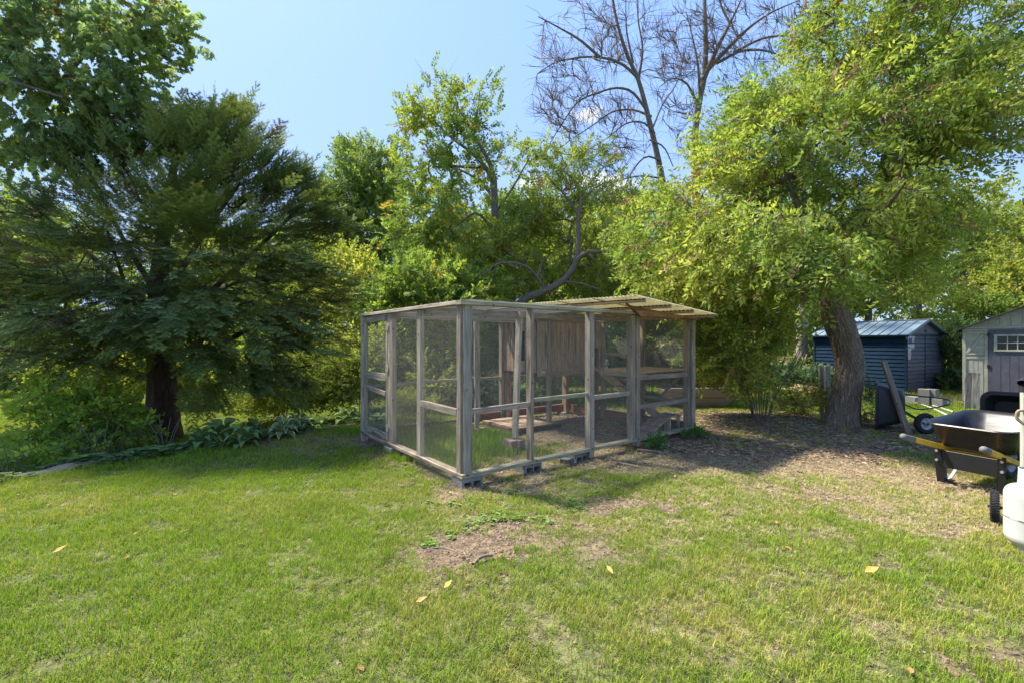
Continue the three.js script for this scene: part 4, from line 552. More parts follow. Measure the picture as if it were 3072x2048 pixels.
// ------------------------------------------------------------------ odds and ends around the sheds
{
  srand(41);
  const upright = (px, Z, w, h, turn, label) => { const x = (px - 1536) / F * Z, y = lay(x, -Z); const m = new THREE.Mesh(beam(V(0, -0.02, 0), V(0.02, h, -0.03), w, 0.04, V(0, 0, 1)), M.greyWood); m.name = numbered('fence_board'); m.position.set(x, y, -Z); m.rotation.y = turn; m.castShadow = m.receiveShadow = true; tag(m, label, 'board', 'grey boards standing on end'); scene.add(m); };
  upright(2466, 8.7, 0.09, 0.98, 0.3, 'left board of the grey pair standing beside the leaning trunk'); upright(2484, 8.6, 0.10, 0.97, 0.2, 'right board of the grey pair standing beside the leaning trunk'); upright(2905, 9.7, 0.115, 0.79, -0.5, 'left board of the grey pair standing before the cream shed'); upright(2927, 9.6, 0.115, 0.79, -0.75, 'right board of the grey pair standing before the cream shed');
  const bg = boxAt(-0.085, 0.085, 0, 0.19, -0.1, 0.1, 0.006), blk = (px, py, y, turn, label) => { const p = G(px, py), m = new THREE.Mesh(bg, M.concrete); m.name = numbered('paver_block'); m.position.set(p.x, lay(p.x, p.z) + y, p.z); m.rotation.y = turn; m.castShadow = m.receiveShadow = true; tag(m, label, 'concrete block'); scene.add(m); };
  blk(2776, 1216, 0.0, 0.5, 'lower grey block at the left end of the pile by the blue shed'); blk(2776, 1216, 0.193, 0.55, 'upper left grey block on the pile by the blue shed'); blk(2797, 1217, 0.0, 0.45, 'lower grey block second from left in the pile by the blue shed'); blk(2797, 1217, 0.193, 0.4, 'upper right grey block on the pile by the blue shed'); blk(2819, 1220, 0.0, 0.35, 'single grey block at the right end of the pile by the blue shed');
  { const p = G(2741, 1208), m = new THREE.Mesh(boxAt(-0.14, 0.14, 0, 0.16, -0.1, 0.1, 0.005), matte(0.42, 0.40, 0.37, 0.8)); m.name = 'grey_box'; m.position.set(p.x, lay(p.x, p.z), p.z); m.rotation.y = 0.4; m.castShadow = true; tag(m, 'pale grey block lying alone left of the block pile', 'block'); scene.add(m); }
  const lumber = (a, b, w, h, y, label) => { const m = new THREE.Mesh(beam(a.clone().setY(lay(a.x, a.z) + y), b.clone().setY(lay(b.x, b.z) + y), w, h), M.freshWood); m.name = numbered('timber'); m.castShadow = m.receiveShadow = true; tag(m, label, 'timber'); scene.add(m); };
  lumber(V(8.30, 0, -14.2), V(8.52, 0, -12.6), 0.09, 0.09, 0.05, 'fresh pale timber lying lowest on the lawn by the blue shed'); lumber(V(8.10, 0, -14.0), V(8.40, 0, -12.7), 0.09, 0.04, 0.03, 'thin fresh batten on the lawn left of the timber'); lumber(V(8.42, 0, -13.5), V(8.56, 0, -12.55), 0.09, 0.09, 0.145, 'fresh pale timber on top of the other one by the blue shed');
  const hose = (pts, label) => { const m = new THREE.Mesh(tubeThrough(pts.map(([px, py]) => { const p = G(px, py); p.y = lay(p.x, p.z) + 0.03; return p; }), 0.018, 8), matte(0.70, 0.70, 0.64, 0.5)); m.name = numbered('white_pipe'); m.castShadow = true; tag(m, label, 'pipe'); scene.add(m); };
  hose([[2690, 1203], [2740, 1209], [2790, 1226], [2850, 1252]], 'white pipe on the grass, the lower left of two'); hose([[2700, 1193], [2745, 1203], [2800, 1219], [2862, 1240]], 'white pipe on the grass, the upper right of two');
  { const X = 4.05, Z = -9.9, t = thing('tan_tub', 'tan tub with a black slotted rim half hidden behind the run and the shrub', 'tub', [X, lay(X, Z), Z], 0.1); const rg = (l, w, r, y) => roundRect(l, w, r, y, 6), tan = matte(0.46, 0.36, 0.26, 0.8); part(t, 'body', loft([rg(0.9, 0.35, 0.15, 0.0), rg(1.35, 0.50, 0.2, 0.10), rg(1.62, 0.60, 0.2, 0.28), rg(1.66, 0.64, 0.2, 0.42), rg(1.58, 0.56, 0.18, 0.42), rg(1.3, 0.45, 0.18, 0.10)], true, true, 0.6), tan); part(t, 'lid_rail', boxAt(-0.84, 0.84, 0.435, 0.46, 0.29, 0.33), M.paleMetal); for (let k = 0; k < 22; k++) part(t, 'slat', boxAt(-0.82 + k * 0.075, -0.775 + k * 0.075, 0.424, 0.444, -0.30, 0.285), M.steelBlack); part(t, 'rib', boxAt(-0.82, 0.82, 0.24, 0.26, 0.295, 0.312), matte(0.30, 0.22, 0.16)); }
  { const X = 5.45, Z = -13.2, t = thing('black_bin', 'dark bin standing in the shade behind the right end of the run', 'bin', [X, lay(X, Z), Z], 0.2); part(t, 'body', loft([roundRect(0.42, 0.42, 0.06, 0.0), roundRect(0.5, 0.5, 0.06, 0.72)], true, true, 0.6), M.poly); part(t, 'lid', loft([roundRect(0.54, 0.54, 0.07, 0.725), roundRect(0.55, 0.55, 0.07, 0.76), roundRect(0.36, 0.36, 0.07, 0.82)], true, true, 0.5), M.poly); }
  { const X = 17.6, Z = -18.5, t = thing('picket_fence', 'white fence glimpsed between the blue shed and the cream shed', 'fence', [X, lay(X, Z), Z], -0.3), w = matte(0.75, 0.75, 0.72); for (let k = 0; k < 9; k++) part(t, 'picket', boxAt(-0.9 + k * 0.2, -0.78 + k * 0.2, 0.05, 1.15, -0.02, 0.02), w); for (const y of [0.3, 0.95]) part(t, 'fence_rail', boxAt(-0.95, 0.85, y - 0.04, y + 0.04, -0.06, -0.022), w); }
  // edging stones of the bed
  for (const [px, py, s, label] of [[90, 1425, 0.85, 'brownish edging stone nearest the left frame edge'], [215, 1402, 1.0, 'flat edging stone below the leafy bed plants'], [310, 1385, 1.2, 'long flat edging stone left of the yew trunk']]) {
    const p = G(px, py), g = new THREE.IcosahedronGeometry(0.16 * s, 3), a = g.attributes.position; for (let i = 0; i < a.count; i++) { const k = 1 + 0.22 * N3(a.getX(i) * 7 + px, a.getY(i) * 7, a.getZ(i) * 7); a.setXYZ(i, a.getX(i) * k * 1.6, a.getY(i) * k * 0.38, a.getZ(i) * k); } const q = mergeVertices((g.deleteAttribute('normal'), g)); q.computeVertexNormals(); const m = new THREE.Mesh(q, M.fieldstone); m.name = numbered('edging_stone'); m.position.set(p.x, lay(p.x, p.z) - 0.012, p.z); m.rotation.y = 0.9; m.castShadow = m.receiveShadow = true; tag(m, label, 'stone'); scene.add(m);
  }
}

// ------------------------------------------------------------------ plants: a skeleton grown towards points in the crown, twigs, and sprigs of leaves on them
function sprig({ n = 12, len = 0.28, L = 0.08, W = 0.035, droop = 0.25, lobed = false, pairs = true, flat = 0.35, whorl = false }) {
  const g = new Geo();
  g.tint(0.5, 0.38, 0.25); g.tri(V(0, 0, 0), V(len, 0, 0.003), V(len, 0.003, 0)); g.tri(V(0, 0, 0.004), V(0, 0, -0.004), V(len, 0, 0));
  for (let i = 0; i < n; i++) {
    const t = pairs ? (Math.floor(i / 2) + 1) / Math.ceil(n / 2) : (i + 1) / n, s = i & 1 ? 1 : -1, o = V(len * t, 0, 0), yaw = whorl ? rr(0, 6.28) : s * rr(0.5, 1.25) * (t > 0.95 ? 0.35 : 1);
    const d = V(Math.cos(yaw), -droop * rr(0.3, 1.7) + rr(-flat, flat) * 0.6, Math.sin(yaw)).normalize(), q = new THREE.Vector3().crossVectors(d, V(0, 1, 0)).normalize(), u = new THREE.Vector3().crossVectors(q, d), roll = rr(-flat, flat) * 1.6;
    const side = q.clone().multiplyScalar(Math.cos(roll)).addScaledVector(u, Math.sin(roll)), nrm = new THREE.Vector3().crossVectors(side, d), l = L * rr(0.7, 1.2), w = W * rr(0.8, 1.2), v = rr(0.82, 1.2), b = o.clone().addScaledVector(d, l * 0.12);
    g.tint(v * rr(0.9, 1.15), v, v * rr(0.7, 1.2));
    const at = (x, y, z) => b.clone().addScaledVector(d, x * l).addScaledVector(side, y * w).addScaledVector(nrm, z * w);
    if (lobed) {
      const e = [[0, 0.06], [-0.08, 0.5], [0.22, 0.34], [0.30, 0.62], [0.50, 0.26], [0.66, 0.30], [1, 0]], c = at(0.32, 0, 0.0), ring = [...e.map(([x, y]) => at(x, y, -0.18 * y)), ...e.slice(0, -1).reverse().map(([x, y]) => at(x, -y, -0.18 * y))];
      for (let k = 0; k < ring.length; k++) g.tri(c, ring[k], ring[(k + 1) % ring.length]);
    } else { const T = at(1, 0, -0.25), B = at(0, 0, 0), M1 = at(0.42, 0, 0.05), A = at(0.38, 0.5, 0.16), C = at(0.38, -0.5, 0.16); g.tri(B, A, M1); g.tri(M1, A, T); g.tri(B, M1, C); g.tri(M1, T, C); }
  }
  return g.build();
}
function yewSpray() {
  const g = new Geo(), shoot = (o, d, len, k) => {
    const side = new THREE.Vector3().crossVectors(d, V(0, 1, 0)).normalize(), v0 = rr(0.8, 1.2);
    g.tint(0.9, 0.6, 0.5); g.tri(o, o.clone().addScaledVector(d, len), o.clone().addScaledVector(side, 0.003));
    for (let i = 1; i <= k; i++) for (const s of [-1, 1]) { const b = o.clone().addScaledVector(d, len * (i - 0.3) / k), v = v0 * rr(0.75, 1.3) * (i > k * 0.75 ? 1.25 : 1), dir = d.clone().multiplyScalar(0.65).addScaledVector(side, s).add(V(0, rr(-0.25, 0.3), 0)).normalize(), l = rr(0.022, 0.034); g.tint(v, v, v * 0.9); const w = d.clone().multiplyScalar(0.0068); g.tri(b.clone().sub(w), b.clone().addScaledVector(dir, l), b.clone().add(w)); }
  };
  shoot(V(0, 0, 0), V(1, 0, 0), 0.32, 11);
  for (let i = 0; i < 9; i++) { const t = 0.12 + 0.095 * i, s = i & 1 ? 1 : -1, a = rr(0.5, 0.9) * s; shoot(V(0.32 * t, 0, 0), V(Math.cos(a), rr(-0.15, 0.22), Math.sin(a)).normalize(), rr(0.10, 0.15) * (1 - 0.45 * t), 6); }
  return g.build();
}
srand(101);
const many = (k, f) => Array.from({ length: k }, f);
const S = {
  ash: many(3, () => sprig({ n: 12, len: 0.30, L: 0.095, W: 0.034, droop: 0.55, flat: 0.5 })), maple: many(3, () => sprig({ n: 8, len: 0.26, L: 0.115, W: 0.125, droop: 0.5, lobed: true, flat: 0.5 })),
  broad: many(2, () => sprig({ n: 12, len: 0.30, L: 0.10, W: 0.06, droop: 0.25, flat: 0.6 })), small: many(2, () => sprig({ n: 14, len: 0.26, L: 0.06, W: 0.034, droop: 0.1, flat: 0.7 })), far: many(2, () => sprig({ n: 18, len: 0.55, L: 0.17, W: 0.10, droop: 0.15, flat: 0.8, whorl: true })),
  bed: many(3, () => sprig({ n: 10, len: 0.24, L: 0.085, W: 0.055, droop: 0.2, flat: 0.4 })), yew: many(3, yewSpray), needle: many(2, () => sprig({ n: 44, len: 0.22, L: 0.026, W: 0.005, droop: 0, flat: 0.9, whorl: true, pairs: false })),
  bloom: many(1, () => sprig({ n: 26, len: 0.08, L: 0.03, W: 0.026, droop: -0.3, flat: 0.9, whorl: true, pairs: false })), blade: many(2, () => sprig({ n: 12, len: 0.05, L: 0.34, W: 0.018, droop: -0.7, flat: 0.5, whorl: true, pairs: false })), key: many(1, () => sprig({ n: 14, len: 0.10, L: 0.035, W: 0.010, droop: 1.2, flat: 0.9, whorl: true, pairs: false })),
};
const leafMat = (k = 0.38) => new THREE.MeshPhysicalMaterial({ vertexColors: true, roughness: 0.97, transmission: k, thickness: 0, specularIntensity: 0.5 });
const LEAF = leafMat(0.55), NEEDLE = leafMat(0.25);
const B = (px, py, rpx, rpy, Z, rz, n) => { const p = P(px, py, Z); return [p.x, p.y, p.z, rpx / F * Z, rpy / F * Z, rz, n]; };
const PP = (list) => list.map(([px, py, Z]) => P(px, py, Z));
const qX = V(1, 0, 0);
let leafTotal = 0;
function plant(o) {
  srand(o.seed);
  const base = o.at, g = thing(o.name, o.label, o.category, base.toArray(), 0, o.group), nodes = [], loc = (p) => p.clone().sub(base);
  const add = (p, parent, r = 0, dir) => { nodes.push({ p, parent, r, w: 0, dir: dir ?? (parent >= 0 ? p.clone().sub(nodes[parent].p).normalize() : V(0, 1, 0)) }); return nodes.length - 1; };
  o.trunks.forEach((t, k) => {
    const pts = t.pts.map(loc), curve = new THREE.CatmullRomCurve3(pts, false, 'centripetal'), len = curve.getLength(), n = Math.max(3, Math.round(len / (t.step ?? 0.22))), sides = t.sides ?? (t.r[0] > 0.12 ? 18 : 9), rings = [];
    let parent = -1; if (k && !t.free) { let best = 1e9; nodes.forEach((q, i) => { const d = q.p.distanceTo(pts[0]); if (d < best) { best = d; parent = i; } }); }
    const fr = curve.computeFrenetFrames(n, false);
    for (let i = 0; i <= n; i++) {
      const u = i / n, p = curve.getPointAt(u), tan = curve.getTangentAt(u), r = lerp(t.r[0], t.r[1], Math.pow(u, t.pow ?? 0.8)) * (1 + (t.flare ?? 0) * Math.exp(-u * len / 0.22));
      parent = add(p, parent, r, tan.clone()); const ring = [];
      let s = new THREE.Vector3().crossVectors(tan, V(0, 0, 1)); if (s.lengthSq() < 0.05) s = new THREE.Vector3().crossVectors(tan, V(1, 0, 0)); s.normalize(); const b = new THREE.Vector3().crossVectors(tan, s);
      for (let j = 0; j < sides; j++) { const a = j / sides * Math.PI * 2, k2 = 1 + (t.rough ?? 0.08) * (N3(Math.cos(a) * 1.4 + o.seed, Math.sin(a) * 1.4, u * len * 0.9) + 0.6 * N3(Math.cos(a) * 6 + o.seed, Math.sin(a) * 6, u * len * 1.8 + 9)) + (t.flare ?? 0) * 0.45 * Math.exp(-u * len / 0.2) * Math.cos(a * 4 + o.seed) - (t.furrow ?? 0) * (1 - Math.min(1, 2.6 * Math.abs(N3(Math.cos(a) * 4.2 + 5, Math.sin(a) * 4.2, u * len * 1.9)))) - (t.furrow ?? 0) * 0.6 * (1 - Math.min(1, 2.6 * Math.abs(N3(Math.cos(a) * 9 + 2, Math.sin(a) * 9, u * len * 4)))); ring.push(p.clone().addScaledVector(s, Math.cos(a) * r * k2).addScaledVector(b, Math.sin(a) * r * k2)); }
      rings.push(ring);
    }
    const G2 = new Geo(); for (let i = 0; i < n; i++) for (let j = 0; j < sides; j++) { const m = (j + 1) % sides, c = Math.max(1, Math.round(6.283 * t.r[0] / 0.5)); G2.quad(rings[i][j], rings[i][m], rings[i + 1][m], rings[i + 1][j], [j / sides * c, i * len / n * 1.7], [(j + 1) / sides * c, i * len / n * 1.7], [(j + 1) / sides * c, (i + 1) * len / n * 1.7], [j / sides * c, (i + 1) * len / n * 1.7]); }
    part(g, t.name ?? (k ? 'limb' : 'trunk'), toCreasedNormals(G2.build(), 1.2), o.bark);
  });
  const fixed = nodes.length, tips = [], cen = V(0, 0, 0); let cn = 0;
  for (const [x, y, z, rx, ry, rz, n] of o.blobs) for (let i = 0; i < n; i++) {
    let a; do { a = V(rr(-1, 1), rr(-1, 1), rr(-1, 1)); } while (a.lengthSq() > 1); const s = o.shell ?? 0.45; a.multiplyScalar(lerp(1, Math.pow(a.length() + 1e-3, -s), 0.9));
    if (a.length() > 1) a.normalize(); const p = V(x + a.x * rx, y + a.y * ry, z + a.z * rz); if (p.y < (o.minY ?? 0.1)) continue; p.sub(base); tips.push(p); cen.add(p); cn++;
  }
  cen.multiplyScalar(1 / Math.max(1, cn));
  tips.sort((a, b) => a.distanceToSquared(nodes[Math.min(fixed - 1, fixed >> 1)].p) - b.distanceToSquared(nodes[Math.min(fixed - 1, fixed >> 1)].p));
  const ends = [];
  for (const p of tips) {
    let best = 1e9, q = 0; for (let i = (o.skip ?? 2); i < nodes.length; i++) { const d = nodes[i].p, dx = d.x - p.x, dy = d.y - p.y, dz = d.z - p.z, c = Math.sqrt(dx * dx + dy * dy + dz * dz) + (dy > 0 ? dy * (o.updown ?? 0.5) : 0) + (i < fixed ? 0 : o.away ?? 0.05); if (c < best) { best = c; q = i; } }
    const from = nodes[q], d = p.distanceTo(from.p), n = Math.max(1, Math.ceil(d / (o.step ?? 0.3))), c = from.p.clone().lerp(p, 0.5).addScaledVector(from.dir, d * (o.follow ?? 0.15)).add(V(rr(-0.1, 0.1) * d, (o.arch ?? 0.10) * d, rr(-0.1, 0.1) * d));
    let par = q; for (let i = 1; i <= n; i++) { const u = i / n, x = from.p.clone().multiplyScalar((1 - u) * (1 - u)).addScaledVector(c, 2 * u * (1 - u)).addScaledVector(p, u * u); if (i < n) x.add(V(rr(-1, 1), rr(-1, 1), rr(-1, 1)).multiplyScalar((o.kink ?? 0.03) * Math.min(1, d))); par = add(x, par); }
    ends.push(par); for (let i = par; i >= 0; i = nodes[i].parent) nodes[i].w++;
  }
  const tip = o.tip ?? 0.0045, rad = (i) => { const q = nodes[i]; return i < fixed ? q.r : Math.min(tip * Math.pow(Math.max(1, q.w), o.pipe ?? 0.46), 0.9 * (q.parent < fixed ? nodes[q.parent].r || 1 : 1)); }, tw = new Geo();
  for (let i = fixed; i < nodes.length; i++) {
    const a = nodes[nodes[i].parent].p, b = nodes[i].p, r1 = rad(i), r0 = nodes[i].parent < fixed ? Math.min(r1 * 1.25, rad(nodes[i].parent)) : Math.min(rad(nodes[i].parent), r1 * 1.5), n = r0 > 0.03 ? 7 : r0 > 0.009 ? 5 : 3, d = b.clone().sub(a); if (d.lengthSq() < 1e-8) continue; d.normalize();
    let s = new THREE.Vector3().crossVectors(d, V(0.3, 1, 0.2)); if (s.lengthSq() < 1e-3) s = V(1, 0, 0); s.normalize(); const t = new THREE.Vector3().crossVectors(d, s), b2 = b.clone().addScaledVector(d, r1 * 0.4);
    const A = [], C = []; for (let j = 0; j < n; j++) { const k = j / n * 6.2832, e = s.clone().multiplyScalar(Math.cos(k)).addScaledVector(t, Math.sin(k)); A.push(a.clone().addScaledVector(e, r0)); C.push(b2.clone().addScaledVector(e, r1)); }
    for (let j = 0; j < n; j++) { const k = (j + 1) % n; tw.quad(A[j], A[k], C[k], C[j], [j / n, 0], [(j + 1) / n, 0], [(j + 1) / n, 0.4], [j / n, 0.4]); }
  }
  if (o.twigs) for (const e of ends) for (let k = 0; k < o.twigs; k++) { // fine bare twigs at the ends
    const idx = R() < 0.6 ? e : nodes[e].parent, a = nodes[idx].p, dir = nodes[e].dir.clone().add(V(rr(-0.8, 0.8), rr(-0.4, 0.9), rr(-0.8, 0.8))).normalize(), l = rr(0.25, 0.75) * (o.twigL ?? 1), m = a.clone().addScaledVector(dir, l * 0.5).add(V(rr(-0.05, 0.05), rr(-0.03, 0.06), rr(-0.05, 0.05))), b = a.clone().addScaledVector(dir, l).add(V(0, rr(-0.05, 0.12), 0));
    for (const [p, q, r0, r1] of [[a, m, tip * 0.9, tip * 0.7], [m, b, tip * 0.7, tip * 0.35]]) { const s = V(1, 0, 0.4).normalize(), t = V(0, 0.5, 1).normalize(); const f = (c, r) => [c.clone().addScaledVector(s, r), c.clone().addScaledVector(t, r), c.clone().addScaledVector(s, -r).addScaledVector(t, -r)]; const A = f(p, r0), C = f(q, r1); for (let j = 0; j < 3; j++) tw.quad(A[j], A[(j + 1) % 3], C[(j + 1) % 3], C[j]); }
  }
  if (tw.p.length) part(g, 'branches', toCreasedNormals(tw.build(), 1.0), o.twigMat ?? o.bark).userData.kind = 'stuff';
  for (const f of [].concat(o.leaves ?? [])) {
    const geos = f.geo, lists = geos.map(() => []), pal = f.colors.map(([r, g, b]) => lin(r * 1.10, g, b));
    for (const e of ends) {
      if (f.only && R() > f.only) continue;
      const q = nodes[e].p, out = q.clone().sub(cen).normalize(), k = 0.5 + 0.5 * clamp(0.9 * N3((q.x + base.x) * 0.55, (q.y + base.y) * 0.55, (q.z + base.z) * 0.55 + o.seed) * 1.8, -1, 1), lean = f.tone ? f.tone(q.clone().add(base)) : 0;
      for (let i = 0; i < f.n; i++) {
        let back = nodes[e]; const steps = R() * R() * 4 | 0; let id = e; for (let s = 0; s < steps && nodes[id].parent >= fixed; s++) id = nodes[id].parent; back = nodes[id];
        const p = back.p.clone().add(V(rr(-1, 1), rr(-0.8, 0.8), rr(-1, 1)).multiplyScalar(f.spread)), d = out.clone().multiplyScalar(f.outward ?? 0.6).addScaledVector(nodes[e].dir, f.along ?? 0.4).add(V(rr(-1, 1), rr(-1, 1) - (f.hang ?? 0), rr(-1, 1)).multiplyScalar(f.wild ?? 0.7)).normalize();
        const qt = new THREE.Quaternion().setFromUnitVectors(qX, d); if (f.level) { const z = new THREE.Vector3().crossVectors(d, V(0, 1, 0)).normalize(), y = new THREE.Vector3().crossVectors(z, d); qt.setFromRotationMatrix(new THREE.Matrix4().makeBasis(d, y, z)); qt.multiply(new THREE.Quaternion().setFromAxisAngle(qX, rr(-f.level, f.level))); } else qt.multiply(new THREE.Quaternion().setFromAxisAngle(qX, rr(0, 6.283)));
        const s = f.size * rr(0.75, 1.25); if (base.y + p.y < 0.03) continue;
        const t = clamp(k + lean + rr(-0.32, 0.32)) * (pal.length - 1), i0 = Math.min(pal.length - 2, Math.floor(t)), c = pal[i0].clone().lerp(pal[i0 + 1], t - i0).multiplyScalar(rr(0.82, 1.15));
        if (f.odd && R() < f.odd[0]) c.copy(lin(...f.odd[1])).multiplyScalar(rr(0.8, 1.2));
        lists[(R() * geos.length) | 0].push([new THREE.Matrix4().compose(p, qt, V(s, s, s)), c]);
      }
    }
    geos.forEach((q, i) => { if (lists[i].length) stuffCopies(g, f.name ?? 'foliage', q, f.mat ?? LEAF, lists[i]); leafTotal += lists[i].length; });
  }
  return g;
}
const onLawn = (x, z, d = 0.03) => V(x, lay(x, z) - d, z);

// ------------------------------------------------------------------ trees and shrubs of this garden
const C = { ash: [[0.17, 0.28, 0.036], [0.26, 0.385, 0.045], [0.35, 0.465, 0.06], [0.45, 0.52, 0.08]], maple: [[0.17, 0.29, 0.10], [0.23, 0.35, 0.10], [0.30, 0.42, 0.095]], yew: [[0.10, 0.16, 0.042], [0.145, 0.21, 0.045], [0.195, 0.255, 0.05]], mid: [[0.20, 0.31, 0.04], [0.29, 0.41, 0.045], [0.40, 0.50, 0.06]], gold: [[0.27, 0.38, 0.045], [0.38, 0.48, 0.06], [0.48, 0.54, 0.085]], green: [[0.17, 0.28, 0.035], [0.26, 0.39, 0.042], [0.37, 0.48, 0.055]], dark: [[0.075, 0.14, 0.03], [0.115, 0.20, 0.036], [0.17, 0.27, 0.045]] };
{ // the large leaning tree on the right
  const at = onLawn(5.72, -7.9);
  plant({ name: 'ash_tree', label: 'large leafy tree with a thick leaning trunk in front of the blue shed', category: 'tree', seed: 11, at, bark: M.bark, twigMat: M.bark, step: 0.32, updown: 0.25, away: 0.15, tip: 0.0048, shell: 0.35, minY: 1.6,
    trunks: [{ pts: [at.clone(), V(5.78, 0.45, -7.88), V(5.84, 1.0, -7.85), V(5.70, 1.5, -7.8), V(5.45, 2.1, -7.7), V(5.42, 2.7, -7.6), V(5.6, 3.3, -7.5)], r: [0.245, 0.195], flare: 0.28, sides: 56, step: 0.05, rough: 0.10, furrow: 0.10 },
      { pts: [V(5.42, 2.5, -7.62), V(5.0, 3.4, -7.7), V(4.75, 4.6, -8.0), V(4.65, 5.3, -8.1)], r: [0.09, 0.02] }, { pts: [V(5.6, 3.25, -7.5), V(6.2, 4.1, -7.6), V(6.6, 5.1, -7.9), V(6.8, 6.4, -8.1), V(6.9, 7.6, -8.2)], r: [0.17, 0.025] }, { pts: [V(6.25, 4.2, -7.4), V(7.2, 4.8, -7.2), V(8.3, 5.5, -7.0), V(9.4, 6.4, -6.8)], r: [0.13, 0.03] }, { pts: [V(5.44, 2.3, -7.65), V(4.6, 2.9, -7.1), V(3.9, 3.3, -6.6)], r: [0.07, 0.015] }, { pts: [V(5.5, 2.8, -7.6), V(5.3, 3.2, -6.6), V(5.1, 3.5, -5.9)], r: [0.06, 0.015] }, { pts: [V(5.45, 2.3, -7.75), V(6.6, 2.55, -8.4), V(7.9, 2.5, -9.0)], r: [0.045, 0.012] }],
    blobs: [B(2140, 600, 180, 150, 8.6, 1.2, 64), B(2020, 730, 160, 150, 8.4, 1.0, 55), B(2310, 380, 140, 130, 8.6, 1.1, 46), B(2540, 160, 150, 180, 8.4, 1.3, 54), B(2650, 60, 220, 180, 7.8, 1.4, 62), B(2920, 90, 200, 200, 7.4, 1.3, 52), B(2420, 430, 210, 190, 7.6, 1.2, 75), B(2680, 330, 200, 170, 7.3, 1.2, 60), B(2900, 330, 170, 110, 7.0, 1.1, 30), B(2270, 750, 190, 120, 7.0, 0.8, 58), B(2060, 840, 130, 70, 7.8, 0.7, 20), B(2190, 440, 100, 100, 8.6, 0.8, 24), B(2400, 790, 150, 80, 6.5, 0.6, 34), B(2560, 640, 170, 120, 7.2, 0.9, 40), B(2740, 640, 130, 100, 7.4, 0.8, 20), B(2680, 770, 190, 70, 7.6, 0.9, 28), B(2860, 470, 100, 90, 7.2, 0.9, 14), B(2740, 850, 100, 30, 8.6, 0.6, 6), B(3060, 180, 100, 150, 7.4, 1, 26)],
    leaves: [{ geo: S.ash, n: 11, spread: 0.31, size: 1.0, colors: C.ash, hang: 0.5, wild: 0.8, odd: [0.035, [0.27, 0.15, 0.09]] }, { name: 'seed_bunches', geo: S.key, n: 3, only: 0.18, spread: 0.18, size: 1.3, colors: [[0.27, 0.13, 0.085], [0.33, 0.2, 0.13]], hang: 1 }] });
}
{ // broad bright sprays hanging nearest to us: the lowest bough, a young ash beside the trunk
  const at = onLawn(4.55, -8.3);
  plant({ name: 'multi_stem_shrub', label: 'shrub with many bare stems fanning from the wood chips, right of the run', category: 'shrub', seed: 12, at, bark: M.greyBark, step: 0.16, updown: 1.2, tip: 0.0035, minY: 0.72, arch: 0.02, skip: 4, away: 0.0,
    trunks: many(15, () => 0).map((_, i) => { const a = i / 15 * 6.283 + 0.3, k = 0.25 + 0.5 * ((i * 7) % 15) / 15, x = at.x + Math.cos(a) * 0.12, z = at.z + Math.sin(a) * 0.10; return { name: 'stem', free: i > 0, r: [0.013, 0.006], sides: 6, step: 0.1, rough: 0.03, pts: [V(x, at.y, z), V(at.x + Math.cos(a) * (0.14 + 0.25 * k), at.y + 0.45, at.z + Math.sin(a) * (0.1 + 0.2 * k)), V(at.x + Math.cos(a) * (0.2 + 0.9 * k), at.y + 1.0 + 0.3 * (1 - k), at.z + Math.sin(a) * (0.15 + 0.6 * k)), V(at.x + Math.cos(a) * (0.3 + 1.2 * k), at.y + 1.5 + 0.4 * (1 - k), at.z + Math.sin(a) * (0.2 + 0.8 * k))] }; }),
    blobs: [B(2230, 1000, 120, 90, 8.2, 0.7, 52), B(2140, 930, 110, 90, 8.3, 0.7, 32), B(2220, 1110, 80, 60, 8.2, 0.5, 36), B(2290, 950, 60, 70, 8.0, 0.5, 20), B(2120, 1040, 50, 70, 8.5, 0.4, 16)], leaves: [{ geo: S.small, n: 8, spread: 0.17, size: 1.2, colors: [[0.17, 0.29, 0.04], [0.24, 0.37, 0.045], [0.34, 0.45, 0.055], [0.44, 0.48, 0.075]], odd: [0.03, [0.35, 0.24, 0.06]] }] });
}
